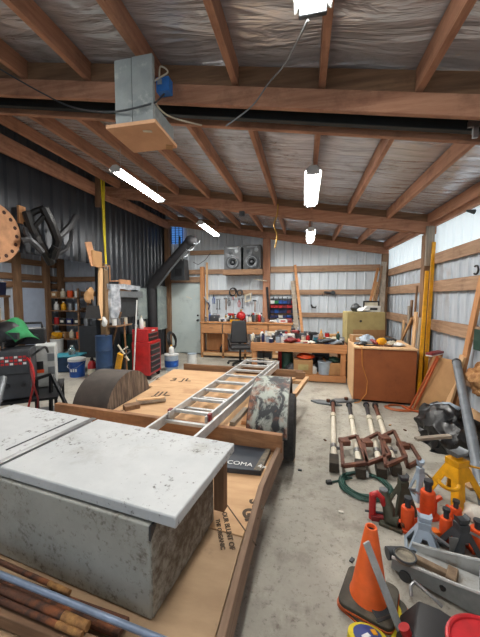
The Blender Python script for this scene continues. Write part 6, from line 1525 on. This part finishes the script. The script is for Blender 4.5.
b = B(); b.cyl(p1-(p1-p0)*0.05, p1+(p1-p0)*0.05, 0.031, n=14); part('end_cap', b, M_grey, t)
cable_coil(G(399, 409), 0.20, 0.007, plain('faded_orange_cord', (196, 110, 66), 0.6), 'orange extension cable looped on the floor before the wooden cabinet', 4, sq=0.6)
# yellow rails in front of the post
for pb, Yb, pt, Yt, lab in (((425.5, 372), 5.02, (434, 242), 5.30, 'long bright yellow rail leaning on the right wall post'), ((420.0, 372), 4.92, (427, 271), 5.20, 'shorter yellow rail leaning beside the long one')):
    p0, p1 = V(*pb, Yb), V(*pt, Yt)
    dd_ = (p1-p0); p0 = p1-dd_*(p1.z/dd_.z)
    b = B(); b.bar(p0, p1, 0.05, 0.03, (0, 1, 0)); solo('yellow_rail', lab, 'rail', b, M_yellow, group='yellow rails by the post', bev=0.003)
# scrap lumber leaning behind the cabinet on the right wall
lum = [((391, 350), (404, 320), pinew(2), 0.10, 'pale board leaning low against the right wall above the cabinet'), ((399, 356), (412, 300), oldw(2), 0.09, 'brown board leaning on the right wall between grey boards'), ((412, 366), (419, 322), M_card, 0.13, 'tan sheet strip leaning just left of the right wall post'), ((402, 352), (409, 306), greyw(2), 0.09, 'grey board leaning left-most against the right wall behind the cabinet'), ((408, 356), (417, 286), oldw(2), 0.045, 'dark narrow stick leaning on the right wall above the cabinet'),
       ((410, 362), (416, 312), pinew(2), 0.12, 'pale plywood strip leaning on the right wall behind the cabinet'), ((415, 372), (421, 318), greyw(2), 0.10, 'grey-brown plank leaning next to the yellow rails'), ((397, 350), (412, 318), M_card, 0.05, 'tan slanted batten leaning above the cabinet top')]
for k, (pb, pt, m, w, lab) in enumerate(lum):
    Xb = 1.76+0.0*k; p0 = W(*pb, Xb); p1 = W(*pt, 1.985-0.03*k); dd_ = p1-p0
    p0 = p1-dd_*(p1.z/dd_.z) if dd_.z > 0 else p0
    p0.x = max(p0.x, 1.93-0.035*k); b = B(); b.bar(p0, p1, w, 0.025, (1, 0, 0)); solo('scrap_lumber', lab, 'board', b, m, group='scrap lumber on the right wall', bev=0.002)
cor = [((369, 312), (378, 268), orangew(2), 0.06, 7.5, 8.1, 'red-brown board leaning left in the far right corner'), ((375, 312), (377, 282), pinew(2), 0.10, 7.6, 8.12, 'short pale board in the far right corner'),
       ((381, 316), (384, 262), greyw(2), 0.12, 7.5, 7.9, 'wide grey-tan board standing in the far right corner'), ((377, 312), (382, 266), oldw(2), 0.05, 7.2, 7.85, 'dark thin board standing among the corner boards')]
for pb, pt, m, w, ya, yb2, lab in cor:
    p0, p1 = V(*pb, ya), V(*pt, yb2); dd_ = p1-p0; p0 = Vector((p0.x-0.05, p0.y, p0.z)) ; p0 = p1-dd_*(p1.z/dd_.z)*1.0
    p0.y = max(p0.y, 7.05); b = B(); b.bar(p0, p1, w, 0.03, (0, 1, 0)); solo('corner_lumber', lab, 'board', b, m, group='boards in the far right corner', bev=0.002)
# torn tan insulation and offcuts by the right wall
b = B(); c = Vector((1.93, 3.72, 0.72)); b.ell((0, 0, 0), (0.06, 0.30, 0.20), 30, 20); b.jitter(0.08, 6, 3); b.jitter(0.05, 14, 6)
for v in b.bm.verts: v.co.x = min(v.co.x, 0.04); v.co += c
solo('torn_fibre', 'torn clump of tan fibre stuck on the right wall behind the grey pipe', 'insulation', b, mat('tan_fibre', (196, 150, 100), (150, 104, 66), 0.95, scale=18, bump=0.5), kind=None)
b = B(); b.box((1.90, 3.62, 0.17), (0.04, 0.62, 0.34), roty(R(9))); solo('plywood_offcut', 'tan plywood offcut standing at the foot of the right wall', 'board', b, ply)
b = B(); q = G(476, 478, 0.012); b.box((q.x-0.02, q.y, 0.012), (0.36, 0.26, 0.022), rotz(0.4)); solo('plywood_offcut', 'tan plywood piece lying flat beside the grey pipe', 'board', b, ply)
b = B(); q = W(478.5, 340, 1.97); b.box(q, (0.03, 0.14, 0.24)); solo('green_case', 'dark green item hung on the right wall at the photo edge', 'case', b, M_dgreen)
b = B(); q = W(476, 270, 1.96); b.ring(q, 0.05, 0.012, 14, 6, roty(PI/2), R(150), R(400)); solo('wall_hook', 'dark hook on the upper girt of the right wall', 'hook', b, M_blackmetal)
b = B(); q = W(472, 212, 1.98); b.cyl(q+Vector((0.03, 0, 0)), q+Vector((-0.06, 0, 0.02)), 0.03, 0.012); solo('wall_hook', 'small dark peg high on the light strip of the right wall', 'hook', b, M_darkgrey)
# floor litter
random.seed(3)
for k, (px, py, c, lab) in enumerate(((341, 512, 'paper', 'tiny white scrap on the bare floor left of the red hand jack'), (352, 560, 'dgrey', 'tiny dark scrap on the bare floor left of the traffic cone'), (325, 440, 'rust', 'small rusty chip on the floor left of the first white shaft'), (300, 470, 'dgrey', 'dark chip on the bare floor beside the trailer wheel'), (390, 425, 'card', 'brown chip on the floor right of the white shafts'), (405, 430, 'rust', 'rusty chip on the floor before the black plastic bag'))):
    b = B(); q = G(px, py, 0.006); b.box(q, (0.035, 0.02, 0.01), rotz(k)); solo('floor_scrap', lab, 'scrap', b, COL[c])
